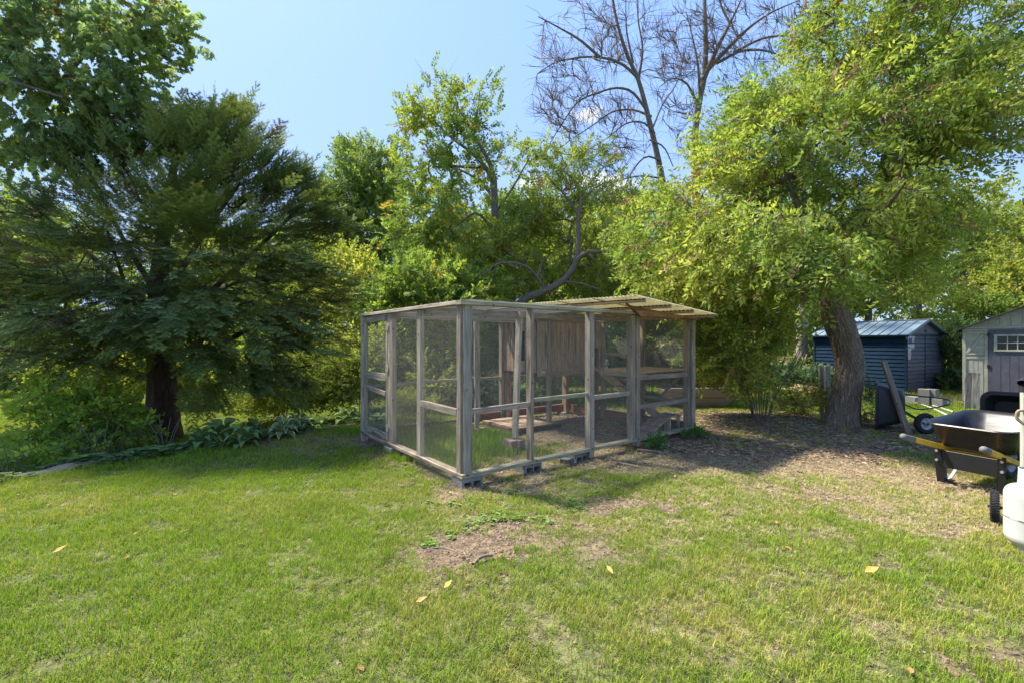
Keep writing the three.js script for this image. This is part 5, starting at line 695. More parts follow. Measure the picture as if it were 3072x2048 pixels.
{ // the yew
  const at = onLawn(-6.2, -8.05), T = (a, b, c, r) => ({ pts: [a, b, c], r: [r, r * 0.3], rough: 0.06 });
  plant({ name: 'yew_tree', label: 'broad dark yew with a thick short trunk on the left', category: 'tree', seed: 13, at, bark: M.yewBark, twigMat: M.yewBark, step: 0.30, updown: 0.15, away: 0.08, arch: 0.02, follow: 0.2, tip: 0.004, shell: 0.3, minY: 0.25, skip: 6,
    trunks: [{ pts: [at.clone(), V(-6.2, 0.5, -8.05), V(-6.22, 1.2, -8.05), V(-6.3, 2.2, -8.1), V(-6.25, 3.4, -8.15), V(-6.15, 4.3, -8.2), V(-6.1, 4.8, -8.25)], r: [0.30, 0.05], flare: 0.15, sides: 36, step: 0.08, rough: 0.2, furrow: 0.05 },
      T(V(-6.1, 0.75, -8.0), V(-5.0, 1.35, -7.7), V(-3.7, 2.0, -7.5), 0.085), T(V(-6.05, 0.45, -8.0), V(-4.9, 0.75, -7.8), V(-3.4, 1.05, -7.7), 0.05), T(V(-6.3, 0.8, -8.0), V(-7.4, 1.15, -7.7), V(-8.9, 1.4, -7.4), 0.075), T(V(-6.3, 1.2, -8.0), V(-7.6, 1.8, -7.8), V(-9.6, 2.6, -7.7), 0.07), T(V(-6.1, 1.2, -8.0), V(-5.2, 1.7, -7.0), V(-4.4, 2.2, -6.4), 0.06), T(V(-6.3, 1.3, -8.0), V(-6.8, 1.7, -7.0), V(-7.3, 2.0, -6.2), 0.06), T(V(-6.25, 1.6, -8.05), V(-5.0, 2.6, -8.0), V(-3.6, 4.0, -8.1), 0.07), T(V(-6.3, 2.0, -8.1), V(-5.6, 3.2, -8.1), V(-4.9, 4.3, -8.2), 0.07), T(V(-6.3, 1.9, -8.1), V(-7.6, 3.0, -8.2), V(-9.0, 4.2, -8.2), 0.07), T(V(-6.28, 2.2, -8.1), V(-7.0, 3.4, -8.1), V(-7.6, 4.6, -8.1), 0.06), T(V(-6.2, 1.0, -8.1), V(-5.8, 1.8, -9.2), V(-5.2, 2.6, -10.0), 0.06), T(V(-6.2, 1.0, -8.1), V(-7.2, 1.7, -9.2), V(-7.9, 2.5, -10.0), 0.06), T(V(-6.2, 1.4, -8), V(-5.9, 2.2, -7.0), V(-5.7, 3.0, -6.4), 0.05)],
    blobs: [B(480, 400, 50, 45, 8.1, .5, 11), B(570, 430, 75, 32, 8.1, .6, 12), B(680, 372, 45, 26, 8.1, .3, 9), B(630, 415, 60, 26, 8.1, .4, 9), B(730, 420, 60, 28, 8.0, .4, 10), B(600, 465, 120, 34, 7.9, .8, 20), B(440, 455, 100, 40, 8.0, .8, 20), B(320, 520, 120, 40, 8.0, .9, 20), B(790, 535, 85, 24, 7.9, .5, 12), B(700, 560, 120, 36, 7.8, .8, 20), B(560, 600, 140, 36, 7.7, .9, 22), B(400, 625, 150, 38, 7.8, 1, 22), B(230, 640, 140, 42, 7.9, 1, 20), B(905, 560, 55, 22, 7.9, .3, 8), B(870, 640, 110, 34, 7.9, .7, 18), B(950, 690, 60, 40, 8.0, .5, 10), B(700, 690, 150, 36, 7.5, .9, 24), B(520, 735, 170, 36, 7.3, 1, 26), B(320, 745, 170, 40, 7.4, 1, 24), B(120, 700, 150, 48, 7.8, 1, 18), B(10, 800, 150, 42, 7.6, 1, 14), B(200, 845, 190, 36, 7.3, 1.1, 26), B(430, 840, 190, 36, 7.0, 1, 28), B(650, 810, 160, 36, 7.1, .9, 24), B(850, 790, 120, 40, 7.6, .8, 20), B(970, 870, 75, 40, 7.9, .6, 12), B(760, 915, 150, 34, 7.3, .9, 24), B(560, 930, 180, 34, 6.8, .9, 26), B(330, 955, 180, 34, 7.0, 1, 24), B(110, 945, 180, 40, 7.3, 1, 22), B(900, 1000, 110, 34, 7.7, .7, 18), B(700, 1030, 140, 28, 7.2, .8, 18), B(440, 985, 120, 24, 6.7, .5, 10), B(250, 1060, 170, 26, 7.0, .9, 16), B(800, 1105, 110, 22, 7.3, .6, 12), B(620, 1165, 60, 20, 7.4, .5, 4), B(690, 800, 250, 200, 9.3, .9, 22), B(200, 800, 260, 180, 9.3, .9, 18)],
    leaves: [{ geo: S.yew, mat: NEEDLE, n: 8, spread: 0.24, size: 1.3, colors: C.yew, outward: 0.9, along: 0.4, wild: 0.38, hang: -0.12, level: 0.45, odd: [0.02, [0.10, 0.06, 0.03]] }] });
  const a2 = onLawn(-11.5, -9.2); // maple whose boughs hang in from the left
  plant({ name: 'maple_tree', label: 'maple whose lobed leaves hang into the upper left corner', category: 'tree', seed: 14, at: a2, bark: M.greyBark, step: 0.3, updown: 0.0, arch: 0.06, tip: 0.0042, minY: 2.6, shell: 0.25,
    trunks: [{ pts: [a2.clone(), V(-11.4, 2, -9.1), V(-11.0, 4, -9.0), V(-10.4, 6.5, -8.9), V(-10, 9, -8.8)], r: [0.24, 0.08], flare: 0.3 }, { pts: [V(-11.0, 4, -9.0), V(-8.8, 5.6, -8.4), V(-7.2, 6.8, -8.0), V(-5.6, 7.2, -7.7)], r: [0.08, 0.015] }, { pts: [V(-10.3, 4.6, -9), V(-9.3, 5.4, -8.0), V(-8.2, 5.6, -7.3), V(-6.9, 5.2, -7.0)], r: [0.07, 0.012] }, { pts: [V(-10.2, 6, -8.9), V(-9, 7.5, -8.6), V(-7.4, 8.8, -8.2)], r: [0.08, 0.02] }],
    blobs: [B(60, 110, 170, 160, 7.9, 0.9, 50), B(200, 160, 160, 150, 7.8, 0.8, 52), B(330, 220, 110, 130, 7.8, 0.7, 30), B(130, 330, 180, 120, 7.8, 0.8, 44), B(270, 380, 130, 90, 7.8, 0.7, 26), B(60, 460, 110, 60, 7.9, 0.6, 14), B(190, 500, 70, 50, 7.8, 0.4, 7), B(440, 60, 60, 70, 7.6, 0.35, 9), B(500, 80, 60, 35, 7.6, 0.25, 9), B(420, 140, 60, 50, 7.6, 0.3, 9), B(420, 330, 40, 40, 7.7, 0.25, 5), B(250, 20, 250, 120, 7.8, 0.9, 40), B(-150, 200, 200, 250, 8.2, 1, 8)],
    leaves: [{ geo: S.maple, n: 7, spread: 0.29, size: 0.72, colors: C.maple, hang: 0.5, wild: 0.6, odd: [0.02, [0.28, 0.22, 0.04]] }] });
}
{ // the two dead-topped trees
  const a1 = onLawn(5.6, -14.6), a2 = onLawn(6.6, -15.6), L1 = (l, r) => ({ pts: PP(l), r: [r, 0.014], rough: 0.05 });
  plant({ name: 'bare_tree', label: 'leafless tree leaning left with long drooping boughs, the left of two', category: 'tree', seed: 15, at: a1, bark: M.greyBark, twigMat: M.twig, step: 0.28, updown: 0.0, arch: 0.07, kink: 0.09, tip: 0.0065, pipe: 0.42, follow: 0.25, twigs: 8, twigL: 1.15, minY: 4.5, skip: 24, shell: 0.5, away: 0.2,
    trunks: [{ pts: [a1.clone(), ...PP([[2040, 820, 14.6], [2005, 640, 14.5], [1975, 480, 14.5], [1945, 350, 14.4], [1915, 240, 14.3], [1880, 160, 14.2], [1850, 60, 14.1], [1830, -60, 14]])], r: [0.20, 0.03], rough: 0.06 },
      L1([[1915, 235, 14.3], [1870, 195, 14.1], [1800, 172, 13.8], [1720, 175, 13.5], [1660, 190, 13.3], [1612, 222, 13.2]], 0.05), L1([[1800, 172, 13.8], [1740, 120, 13.6], [1690, 90, 13.5], [1615, 50, 13.3]], 0.05), L1([[1940, 330, 14.4], [1895, 275, 14.2], [1850, 264, 14], [1790, 280, 13.8], [1735, 305, 13.6], [1690, 365, 13.5], [1650, 430, 13.4]], 0.046), L1([[1955, 350, 14.4], [1900, 330, 14.6], [1840, 335, 14.7], [1780, 375, 14.8], [1720, 415, 14.9]], 0.042), L1([[1965, 400, 14.4], [1930, 368, 14.2], [1880, 370, 14.0], [1840, 400, 13.9], [1800, 430, 13.8]], 0.034), L1([[1980, 480, 14.4], [1940, 470, 14.2], [1900, 510, 14], [1865, 580, 13.9], [1830, 640, 13.8]], 0.034), L1([[1985, 535, 14.5], [1920, 528, 14.7], [1850, 545, 14.8], [1790, 580, 14.9]], 0.034), L1([[1915, 240, 14.3], [1928, 150, 14.3], [1915, 60, 14.4], [1910, -40, 14.4]], 0.05), L1([[1960, 380, 14.4], [1990, 310, 14.6], [2030, 250, 14.8], [2060, 130, 14.9]], 0.03), L1([[1950, 420, 14.4], [1990, 440, 14.2], [2020, 500, 14]], 0.03), L1([[1900, 190, 14.3], [1880, 90, 14], [1878, -20, 13.9]], 0.035)],
    blobs: [B(1740, 130, 130, 110, 13.6, 1.0, 60), B(1680, 260, 90, 110, 13.5, 0.8, 30), B(1770, 330, 130, 80, 13.8, 0.9, 48), B(1760, 450, 130, 100, 13.9, 0.9, 48), B(1860, 100, 110, 120, 14.2, 0.9, 46), B(1880, 420, 90, 90, 14.0, 0.9, 26), B(1960, 130, 70, 110, 14.4, 0.7, 20), B(1870, 580, 90, 60, 14.2, 0.7, 20), B(2030, 300, 60, 130, 14.5, 0.8, 20), B(1650, 360, 40, 60, 13.4, 0.4, 8)] });
  plant({ name: 'bare_tree', label: 'leafless tree forking into upright boughs, the right of two', category: 'tree', seed: 16, at: a2, bark: M.greyBark, twigMat: M.twig, step: 0.28, updown: 0.0, arch: 0.05, kink: 0.09, tip: 0.0065, pipe: 0.42, follow: 0.25, twigs: 8, twigL: 1.1, minY: 5, skip: 24, shell: 0.5, away: 0.2,
    trunks: [{ pts: [a2.clone(), ...PP([[2090, 600, 15.5], [2085, 420, 15.4], [2095, 320, 15.4], [2112, 235, 15.3], [2118, 150, 15.3], [2115, 40, 15.2], [2112, -80, 15.2]])], r: [0.24, 0.05], rough: 0.06 }, L1([[2110, 240, 15.3], [2150, 150, 15.1], [2200, 50, 15], [2250, -60, 14.9]], 0.10), L1([[2110, 225, 15.3], [2170, 160, 15.0], [2240, 90, 14.6], [2310, 40, 14.2], [2400, 0, 13.8]], 0.085), L1([[2150, 190, 15.1], [2230, 152, 14.7], [2310, 155, 14.4], [2370, 185, 14.2], [2420, 215, 14]], 0.055), L1([[2200, 160, 14.9], [2290, 115, 14.6], [2380, 105, 14.3], [2480, 90, 14]], 0.05), L1([[2090, 310, 15.4], [2060, 250, 15.2], [2020, 235, 15.1], [1980, 260, 15]], 0.05), L1([[2100, 300, 15.4], [2095, 200, 15.1], [2080, 120, 15], [2060, 40, 15]], 0.05), L1([[2190, 70, 15], [2165, 20, 15.1], [2150, -50, 15]], 0.045)],
    blobs: [B(2060, 110, 90, 110, 15.1, 0.8, 50), B(2170, 90, 90, 100, 15, 0.8, 50), B(2290, 110, 110, 90, 14.4, 0.8, 46), B(2040, 260, 80, 70, 15.1, 0.7, 26), B(2380, 90, 90, 90, 14.2, 0.8, 20), B(2060, 400, 70, 90, 15.2, 0.8, 16), B(2180, 220, 80, 50, 15, 0.7, 14)] });
}
{ // the middle group behind the run
  const L1 = (l, r) => ({ pts: PP(l), r: [r, 0.016], rough: 0.05 });
  let at = onLawn(-0.35, -13.2);
  plant({ name: 'thin_tree', label: 'tall thin tree with open yellow green crown, centre behind the run', category: 'tree', seed: 17, at, bark: M.greyBark, step: 0.3, updown: 0.35, away: 0.1, arch: 0.06, tip: 0.0055, shell: 0.3, minY: 2.2, twigs: 1,
    trunks: [{ pts: [at.clone(), ...PP([[1495, 900, 13.2], [1488, 760, 13.2], [1484, 620, 13.2], [1480, 530, 13.2]])], r: [0.17, 0.10], rough: 0.06 }, L1([[1484, 560, 13.2], [1455, 500, 13.0], [1410, 455, 12.8], [1350, 410, 12.6], [1290, 350, 12.4]], 0.08), L1([[1480, 530, 13.2], [1470, 490, 13.2], [1430, 420, 13.2], [1390, 350, 13.1], [1340, 280, 13]], 0.075), L1([[1486, 600, 13.2], [1440, 545, 13.5], [1380, 510, 13.7], [1300, 490, 13.8]], 0.06), L1([[1420, 430, 13.1], [1430, 350, 13], [1440, 270, 13]], 0.035), L1([[1488, 700, 13.2], [1430, 640, 12.8], [1370, 680, 12.5], [1330, 760, 12.3]], 0.05), L1([[1486, 640, 13.2], [1540, 560, 13.4], [1590, 470, 13.5]], 0.045)],
    blobs: [B(1300, 310, 110, 70, 12.6, 0.9, 26), B(1420, 320, 90, 90, 13, 0.8, 26), B(1270, 420, 90, 70, 12.8, 0.9, 22), B(1400, 450, 120, 70, 13, 0.9, 28), B(1330, 540, 150, 70, 13.2, 1.0, 40), B(1290, 640, 130, 80, 12.8, 1.0, 52), B(1430, 620, 110, 80, 13.6, 1, 26), B(1380, 740, 150, 80, 12.8, 1.0, 56), B(1470, 830, 120, 70, 13.4, 0.9, 36), B(1240, 740, 90, 80, 12.9, 0.9, 30), B(1530, 700, 100, 90, 13.8, 1, 24), B(1560, 470, 70, 60, 13.6, 0.6, 12), B(1620, 500, 60, 60, 13.8, 0.6, 10), B(1240, 360, 40, 50, 12.5, 0.4, 6)],
    leaves: [{ geo: S.broad, n: 6, spread: 0.26, size: 0.95, colors: [[0.16, 0.27, 0.035], [0.25, 0.37, 0.042], [0.37, 0.46, 0.06]], odd: [0.03, [0.45, 0.33, 0.04]] }] });
  at = onLawn(-5.6, -16.5);
  plant({ name: 'green_tree', label: 'full mid green tree left of the thin tree, beyond the run', category: 'tree', seed: 18, at, bark: M.greyBark, step: 0.4, updown: 0.3, arch: 0.05, tip: 0.006, minY: 2, shell: 0.35, away: 0.1,
    trunks: [{ pts: [at.clone(), ...PP([[1075, 900, 16.5], [1080, 760, 16.5], [1090, 640, 16.5], [1085, 500, 16.5]])], r: [0.18, 0.05] }, L1([[1078, 800, 16.5], [1030, 700, 16.3], [1010, 600, 16.2]], 0.07), L1([[1080, 760, 16.5], [1140, 650, 16.6], [1150, 540, 16.6]], 0.07)],
    blobs: [B(1085, 500, 70, 70, 16.5, 0.9, 34), B(1040, 580, 100, 70, 16.4, 1.2, 44), B(1140, 570, 90, 80, 16.6, 1.1, 44), B(1020, 690, 100, 80, 16.4, 1.3, 50), B(1120, 700, 110, 90, 16.5, 1.3, 56), B(1060, 820, 130, 80, 16.5, 1.3, 54), B(1190, 800, 90, 90, 16.6, 1.2, 40), B(960, 760, 90, 90, 16.2, 1.2, 40), B(1170, 460, 30, 30, 16.6, 0.4, 5), B(990, 640, 50, 50, 16.3, 0.6, 12)],
    leaves: [{ geo: S.broad, n: 9, spread: 0.36, size: 1.15, colors: [[0.15, 0.25, 0.04], [0.22, 0.33, 0.05], [0.30, 0.40, 0.065]] }] });
  at = onLawn(-0.2, -12.0);
  plant({ name: 'crooked_tree', label: 'crooked tree with a curved dark trunk leaning right over the run roof', category: 'tree', seed: 19, at, bark: M.greyBark, step: 0.28, updown: 0.1, arch: 0.06, tip: 0.0055, shell: 0.35, minY: 2.0, away: 0.1, skip: 12, kink: 0.06, twigs: 2,
    trunks: [{ pts: [at.clone(), ...PP([[1540, 1000, 12], [1565, 905, 12], [1625, 878, 11.9], [1685, 845, 11.8], [1725, 795, 11.8], [1735, 740, 11.8], [1735, 660, 11.8], [1745, 590, 11.8]])], r: [0.17, 0.045], rough: 0.07 }, L1([[1728, 785, 11.8], [1760, 757, 11.6], [1810, 755, 11.4], [1850, 735, 11.2], [1900, 720, 11.0]], 0.075), L1([[1735, 640, 11.8], [1690, 580, 11.9], [1650, 540, 12]], 0.04), L1([[1640, 872, 11.9], [1580, 800, 11.6], [1500, 790, 11.4], [1440, 830, 11.2]], 0.05), L1([[1745, 600, 11.8], [1790, 560, 11.7], [1830, 545, 11.6]], 0.03), L1([[1685, 845, 11.8], [1740, 850, 11.6], [1800, 870, 11.4]], 0.035)],
    blobs: [B(1700, 590, 110, 70, 12.4, 0.8, 28), B(1760, 480, 80, 50, 12.3, 0.6, 14), B(1640, 640, 100, 80, 12.6, 0.8, 32), B(1800, 640, 100, 90, 12.3, 0.7, 24), B(1620, 760, 120, 80, 12.7, 0.8, 32), B(1790, 830, 110, 50, 12.4, 0.6, 22), B(1500, 800, 90, 70, 12.2, 0.7, 22), B(1850, 720, 60, 70, 11.3, 0.6, 14), B(1660, 500, 50, 40, 12, 0.5, 8), B(1560, 690, 90, 80, 12.8, 0.8, 28), B(1720, 700, 110, 90, 13.2, 0.8, 34), B(1840, 800, 90, 90, 12.8, 0.7, 26), B(1860, 640, 70, 80, 12.6, 0.6, 18)],
    leaves: [{ geo: S.small, n: 7, spread: 0.24, size: 1.35, colors: [[0.18, 0.29, 0.035], [0.27, 0.39, 0.042], [0.39, 0.48, 0.055]], odd: [0.03, [0.3, 0.17, 0.06]] }] });
}
// shrubs: stems fanning from one foot
function shrub(name, label, category, seed, x, z, blobs, leaves, extra = {}) {
  const at = onLawn(x, z), h = extra.h ?? 0.8, n = extra.stems ?? 5;
  return plant({ name, label, category, seed, at, bark: M.greyBark, step: 0.16, updown: 0.9, arch: 0.03, tip: 0.0032, minY: extra.minY ?? 0.06, skip: 1, away: 0, shell: 0.3, trunks: many(n, () => 0).map((_, i) => { const a = i / n * 6.283 + seed, k = 0.25 * h; return { name: 'stem', free: i > 0, r: [0.012 * (extra.thick ?? 1), 0.005], sides: 6, step: 0.12, rough: 0.03, pts: [at.clone().add(V(Math.cos(a) * 0.05, 0, Math.sin(a) * 0.05)), at.clone().add(V(Math.cos(a) * k * 0.6, h * 0.5, Math.sin(a) * k * 0.6)), at.clone().add(V(Math.cos(a) * k * 1.5, h, Math.sin(a) * k * 1.5))] }; }), blobs, leaves, ...extra.over });
}
{
  const f = (geo, n, spread, size, colors, more = {}) => [{ geo, n, spread, size, colors, ...more }];
  shrub('golden_shrub', 'bright golden green shrub between the yew and the run', 'shrub', 51, -4.1, -12.2, [B(1040, 800, 60, 45, 12.2, 0.5, 34), B(1080, 860, 90, 60, 12, 0.7, 50), B(1120, 930, 80, 60, 11.8, 0.7, 30), B(1030, 900, 50, 60, 12, 0.6, 20)], f(S.small, 9, 0.2, 1.4, C.gold), { h: 1.8 });
  shrub('maple_bush', 'fresh green maple bush behind the left top rail of the run', 'shrub', 52, -2.2, -11.2, [B(1270, 850, 110, 70, 11.2, 0.8, 46), B(1200, 900, 90, 60, 11, 0.7, 40), B(1390, 860, 90, 50, 11.4, 0.7, 26), B(1320, 950, 140, 60, 11, 0.8, 40), B(1180, 990, 100, 70, 10.8, 0.7, 30)], f(S.broad, 8, 0.24, 1.0, C.green, { odd: [0.015, [0.5, 0.38, 0.04]] }), { h: 1.8, thick: 1.6 });
  shrub('dark_bush', 'dark green bush in the gap behind the hen house', 'shrub', 53, 1.3, -12.6, [B(1560, 970, 130, 60, 12.9, 0.7, 34), B(1700, 970, 130, 70, 13.0, 0.7, 38), B(1640, 1090, 150, 60, 12.4, 0.8, 34), B(1480, 1060, 100, 70, 12.3, 0.8, 30), B(1830, 960, 80, 70, 12.4, 0.7, 20)], f(S.broad, 8, 0.26, 0.95, [[0.15, 0.25, 0.035], [0.23, 0.34, 0.042], [0.33, 0.43, 0.055]]), { h: 1.4, thick: 1.5 });
  shrub('olive_bush', 'olive green bush seen through the right bay of the run', 'shrub', 54, 3.5, -11.6, [B(1960, 1030, 90, 90, 11.6, 0.8, 60), B(2040, 960, 80, 60, 11.6, 0.7, 34), B(1900, 1100, 70, 50, 11.4, 0.6, 20), B(2060, 1080, 60, 50, 11.6, 0.6, 18)], f(S.small, 9, 0.22, 1.25, [[0.11, 0.16, 0.03], [0.20, 0.23, 0.045], [0.32, 0.32, 0.07]]), { h: 1.2 });
  shrub('yellow_bush', 'yellow green bush low behind the bed, right of the yew trunk', 'shrub', 55, -4.9, -9.7, [B(860, 1130, 80, 60, 9.7, 0.5, 44), B(800, 1190, 90, 40, 9.4, 0.5, 36), B(930, 1160, 70, 50, 9.5, 0.5, 30)], f(S.small, 8, 0.16, 1.1, [[0.19, 0.31, 0.035], [0.29, 0.41, 0.05], [0.40, 0.48, 0.075]]), { h: 0.7 });
  shrub('yellow_bush', 'yellow green bush against the left corner post of the run', 'shrub', 56, -3.3, -9.8, [B(1060, 1090, 60, 70, 9.9, 0.5, 44), B(1020, 1160, 70, 40, 9.6, 0.5, 30), B(1120, 1120, 60, 60, 10, 0.5, 24), B(1180, 1060, 80, 80, 10.2, 0.6, 30)], f(S.small, 8, 0.18, 1.15, [[0.17, 0.28, 0.035], [0.26, 0.38, 0.048], [0.37, 0.46, 0.07]]), { h: 1.0 });
  const bed = [['leafy plant with backlit leaves nearest the left frame edge', -6.0, -5.45, 40, 1390, 70, 60, 5.7, 26], ['tall leafy sapling with backlit leaves left of the yew trunk', -5.95, -6.2, 150, 1230, 50, 80, 6.3, 18], ['wide backlit leafy plant in the middle of the left bed', -5.5, -6.4, 260, 1250, 80, 80, 6.5, 44], ['leafy plant right beside the left flank of the yew trunk', -5.15, -6.8, 370, 1280, 70, 80, 6.8, 40], ['low leafy plant below the tall sapling in the left bed', -5.2, -5.75, 180, 1370, 90, 45, 5.8, 36], ['low leafy plant in front of the yew trunk', -4.7, -6.15, 330, 1370, 80, 35, 6.1, 26]];
  bed.forEach(([label, x, z, px, py, rx, ry, Z, n], i) => shrub('leafy_plant', label, 'plant', 60 + i, x, z, [B(px, py, rx, ry, Z, 0.4, n), B(px, py + ry * 0.9, rx * 0.7, ry * 0.5, Z, 0.35, n >> 1)], f(S.bed, 5, 0.12, 0.85, [[0.17, 0.33, 0.03], [0.26, 0.43, 0.036], [0.36, 0.52, 0.05]], { odd: [0.01, [0.5, 0.4, 0.06]] }), { h: 0.55, stems: 4, thick: 0.5 }));
  shrub('thicket', 'sunlit yellow green thicket beyond the yew trunk on the left lawn', 'shrub', 70, -9.2, -11.8, [B(420, 1110, 170, 60, 11.8, 0.6, 90), B(250, 1130, 120, 40, 11.6, 0.6, 40), B(600, 1110, 130, 70, 11.9, 0.6, 70), B(720, 1130, 100, 50, 11.7, 0.5, 40)], f(S.bed, 8, 0.24, 1.3, [[0.2, 0.33, 0.03], [0.32, 0.44, 0.036], [0.42, 0.5, 0.06]]), { h: 0.8, stems: 9 });
  // around the sheds
  shrub('low_juniper', 'low feathery green shrub left of the leaning trunk', 'shrub', 71, 5.55, -8.75, [B(2400, 1195, 70, 32, 8.8, 0.4, 44), B(2440, 1180, 40, 30, 8.8, 0.3, 18), B(2370, 1220, 40, 22, 8.6, 0.3, 14)], f(S.needle, 8, 0.12, 1.0, [[0.05, 0.10, 0.018], [0.10, 0.16, 0.025], [0.2, 0.24, 0.04]], { mat: NEEDLE }), { h: 0.35, stems: 6, thick: 0.6 });
  shrub('spruce_seedling', 'small blue green conifer seedling right of the leaning trunk', 'young conifer', 72, 6.35, -8.2, [B(2608, 1170, 10, 30, 8.2, 0.08, 12), B(2612, 1220, 34, 30, 8.2, 0.2, 26), B(2620, 1265, 40, 18, 8.1, 0.2, 14)], f(S.needle, 6, 0.06, 0.85, [[0.04, 0.085, 0.04], [0.07, 0.125, 0.06]], { mat: NEEDLE }), { h: 0.7, stems: 1 });
  shrub('flowering_shrub', 'shrub with faded pink flower heads left of the pale trunk', 'shrub', 73, 9.75, -15.6, [B(2362, 1095, 34, 24, 15.6, 0.4, 30), B(2400, 1085, 22, 20, 15.6, 0.3, 10)], [...f(S.broad, 4, 0.16, 0.9, C.dark), { name: 'flower_heads', geo: S.bloom, n: 4, spread: 0.2, size: 1.9, colors: [[0.42, 0.25, 0.28], [0.55, 0.38, 0.40], [0.50, 0.45, 0.36]] }], { h: 0.8 });
  shrub('leafy_border', 'bright leafy border at the foot of the pale trunk', 'plants', 74, 9.5, -14.4, [B(2390, 1130, 60, 16, 14.4, 0.5, 50), B(2345, 1140, 26, 14, 14.2, 0.3, 16), B(2440, 1128, 40, 14, 14.6, 0.4, 24)], f(S.broad, 6, 0.14, 1.0, [[0.07, 0.15, 0.04], [0.13, 0.23, 0.07], [0.22, 0.31, 0.12]]), { h: 0.35, stems: 9 });
  shrub('green_hedge', 'low bright bush behind the tan tub, under the run\'s far corner', 'shrub', 75, 4.9, -12.6, [B(2110, 1145, 50, 22, 12.6, 0.5, 34), B(2060, 1150, 40, 20, 12.4, 0.4, 18)], f(S.small, 8, 0.14, 1.1, [[0.08, 0.14, 0.02], [0.16, 0.21, 0.03], [0.24, 0.27, 0.04]]), { h: 0.35 });
  shrub('dark_shrub', 'dark shrub filling the gap between the blue and cream sheds', 'shrub', 76, 14.2, -14.0, [B(2865, 1030, 50, 50, 14, 0.5, 40), B(2860, 1090, 44, 40, 14, 0.5, 26), B(2880, 1130, 34, 30, 13.6, 0.4, 18), B(2845, 1140, 30, 18, 13.8, 0.3, 8)], f(S.broad, 7, 0.22, 0.95, C.dark), { h: 1.3, thick: 1.8 });
  shrub('low_plant', 'low bright green plant by the foot of the dark shrub', 'plant', 77, 13.2, -13.2, [B(2862, 1168, 26, 14, 13.2, 0.3, 18)], f(S.broad, 6, 0.12, 0.7, [[0.10, 0.19, 0.03], [0.17, 0.27, 0.05]]), { h: 0.25, stems: 3 });
  for (const [label, px, py, i] of [['tuft of green seedlings on the ground before the right bay of the run', 1972, 1348, 0], ['small green weed at the foot of the far right post of the run', 2085, 1318, 1]]) { const p = G(px, py); shrub('weed_tuft', label, 'weed', 80 + i, p.x, p.z, [[p.x, 0.10, p.z, 0.07, 0.06, 0.06, 16]], f(S.bed, 3, 0.03, 0.4, [[0.06, 0.18, 0.02], [0.10, 0.26, 0.03]]), { h: 0.10, stems: 2, thick: 0.3 }); }
  // plants seen through the mesh behind the run
  shrub('fern_clump', 'clump of arching yellow green blades behind the door of the run', 'plant', 82, -2.25, -8.3, [B(1210, 1210, 40, 26, 8.3, 0.25, 26), B(1260, 1215, 40, 20, 8.5, 0.25, 18)], f(S.blade, 2, 0.12, 0.85, [[0.13, 0.19, 0.025], [0.24, 0.27, 0.05]], { hang: -1.2 }), { h: 0.2, stems: 3 });
  shrub('perennial_clump', 'dark green perennials behind the slender inner post', 'plants', 83, -0.8, -9.8, [B(1480, 1180, 90, 34, 9.9, 0.4, 40), B(1400, 1180, 60, 30, 9.6, 0.35, 26), B(1560, 1180, 50, 30, 10.2, 0.4, 20)], f(S.bed, 6, 0.14, 1.1, [[0.07, 0.14, 0.04], [0.11, 0.20, 0.05], [0.17, 0.27, 0.06]]), { h: 0.4, stems: 7 });
  shrub('perennial_clump', 'mixed perennials with an orange bloom behind the left bays', 'plants', 84, -1.9, -9.6, [B(1310, 1160, 70, 34, 9.6, 0.4, 34), B(1250, 1120, 60, 40, 9.9, 0.4, 26)], [...f(S.bed, 6, 0.14, 1.0, [[0.11, 0.19, 0.03], [0.2, 0.28, 0.042], [0.34, 0.38, 0.06]]), { name: 'flower_heads', geo: S.bloom, n: 1, only: 0.03, spread: 0.05, size: 1.0, colors: [[0.65, 0.34, 0.03], [0.7, 0.4, 0.04]] }], { h: 0.5, stems: 7 });
}
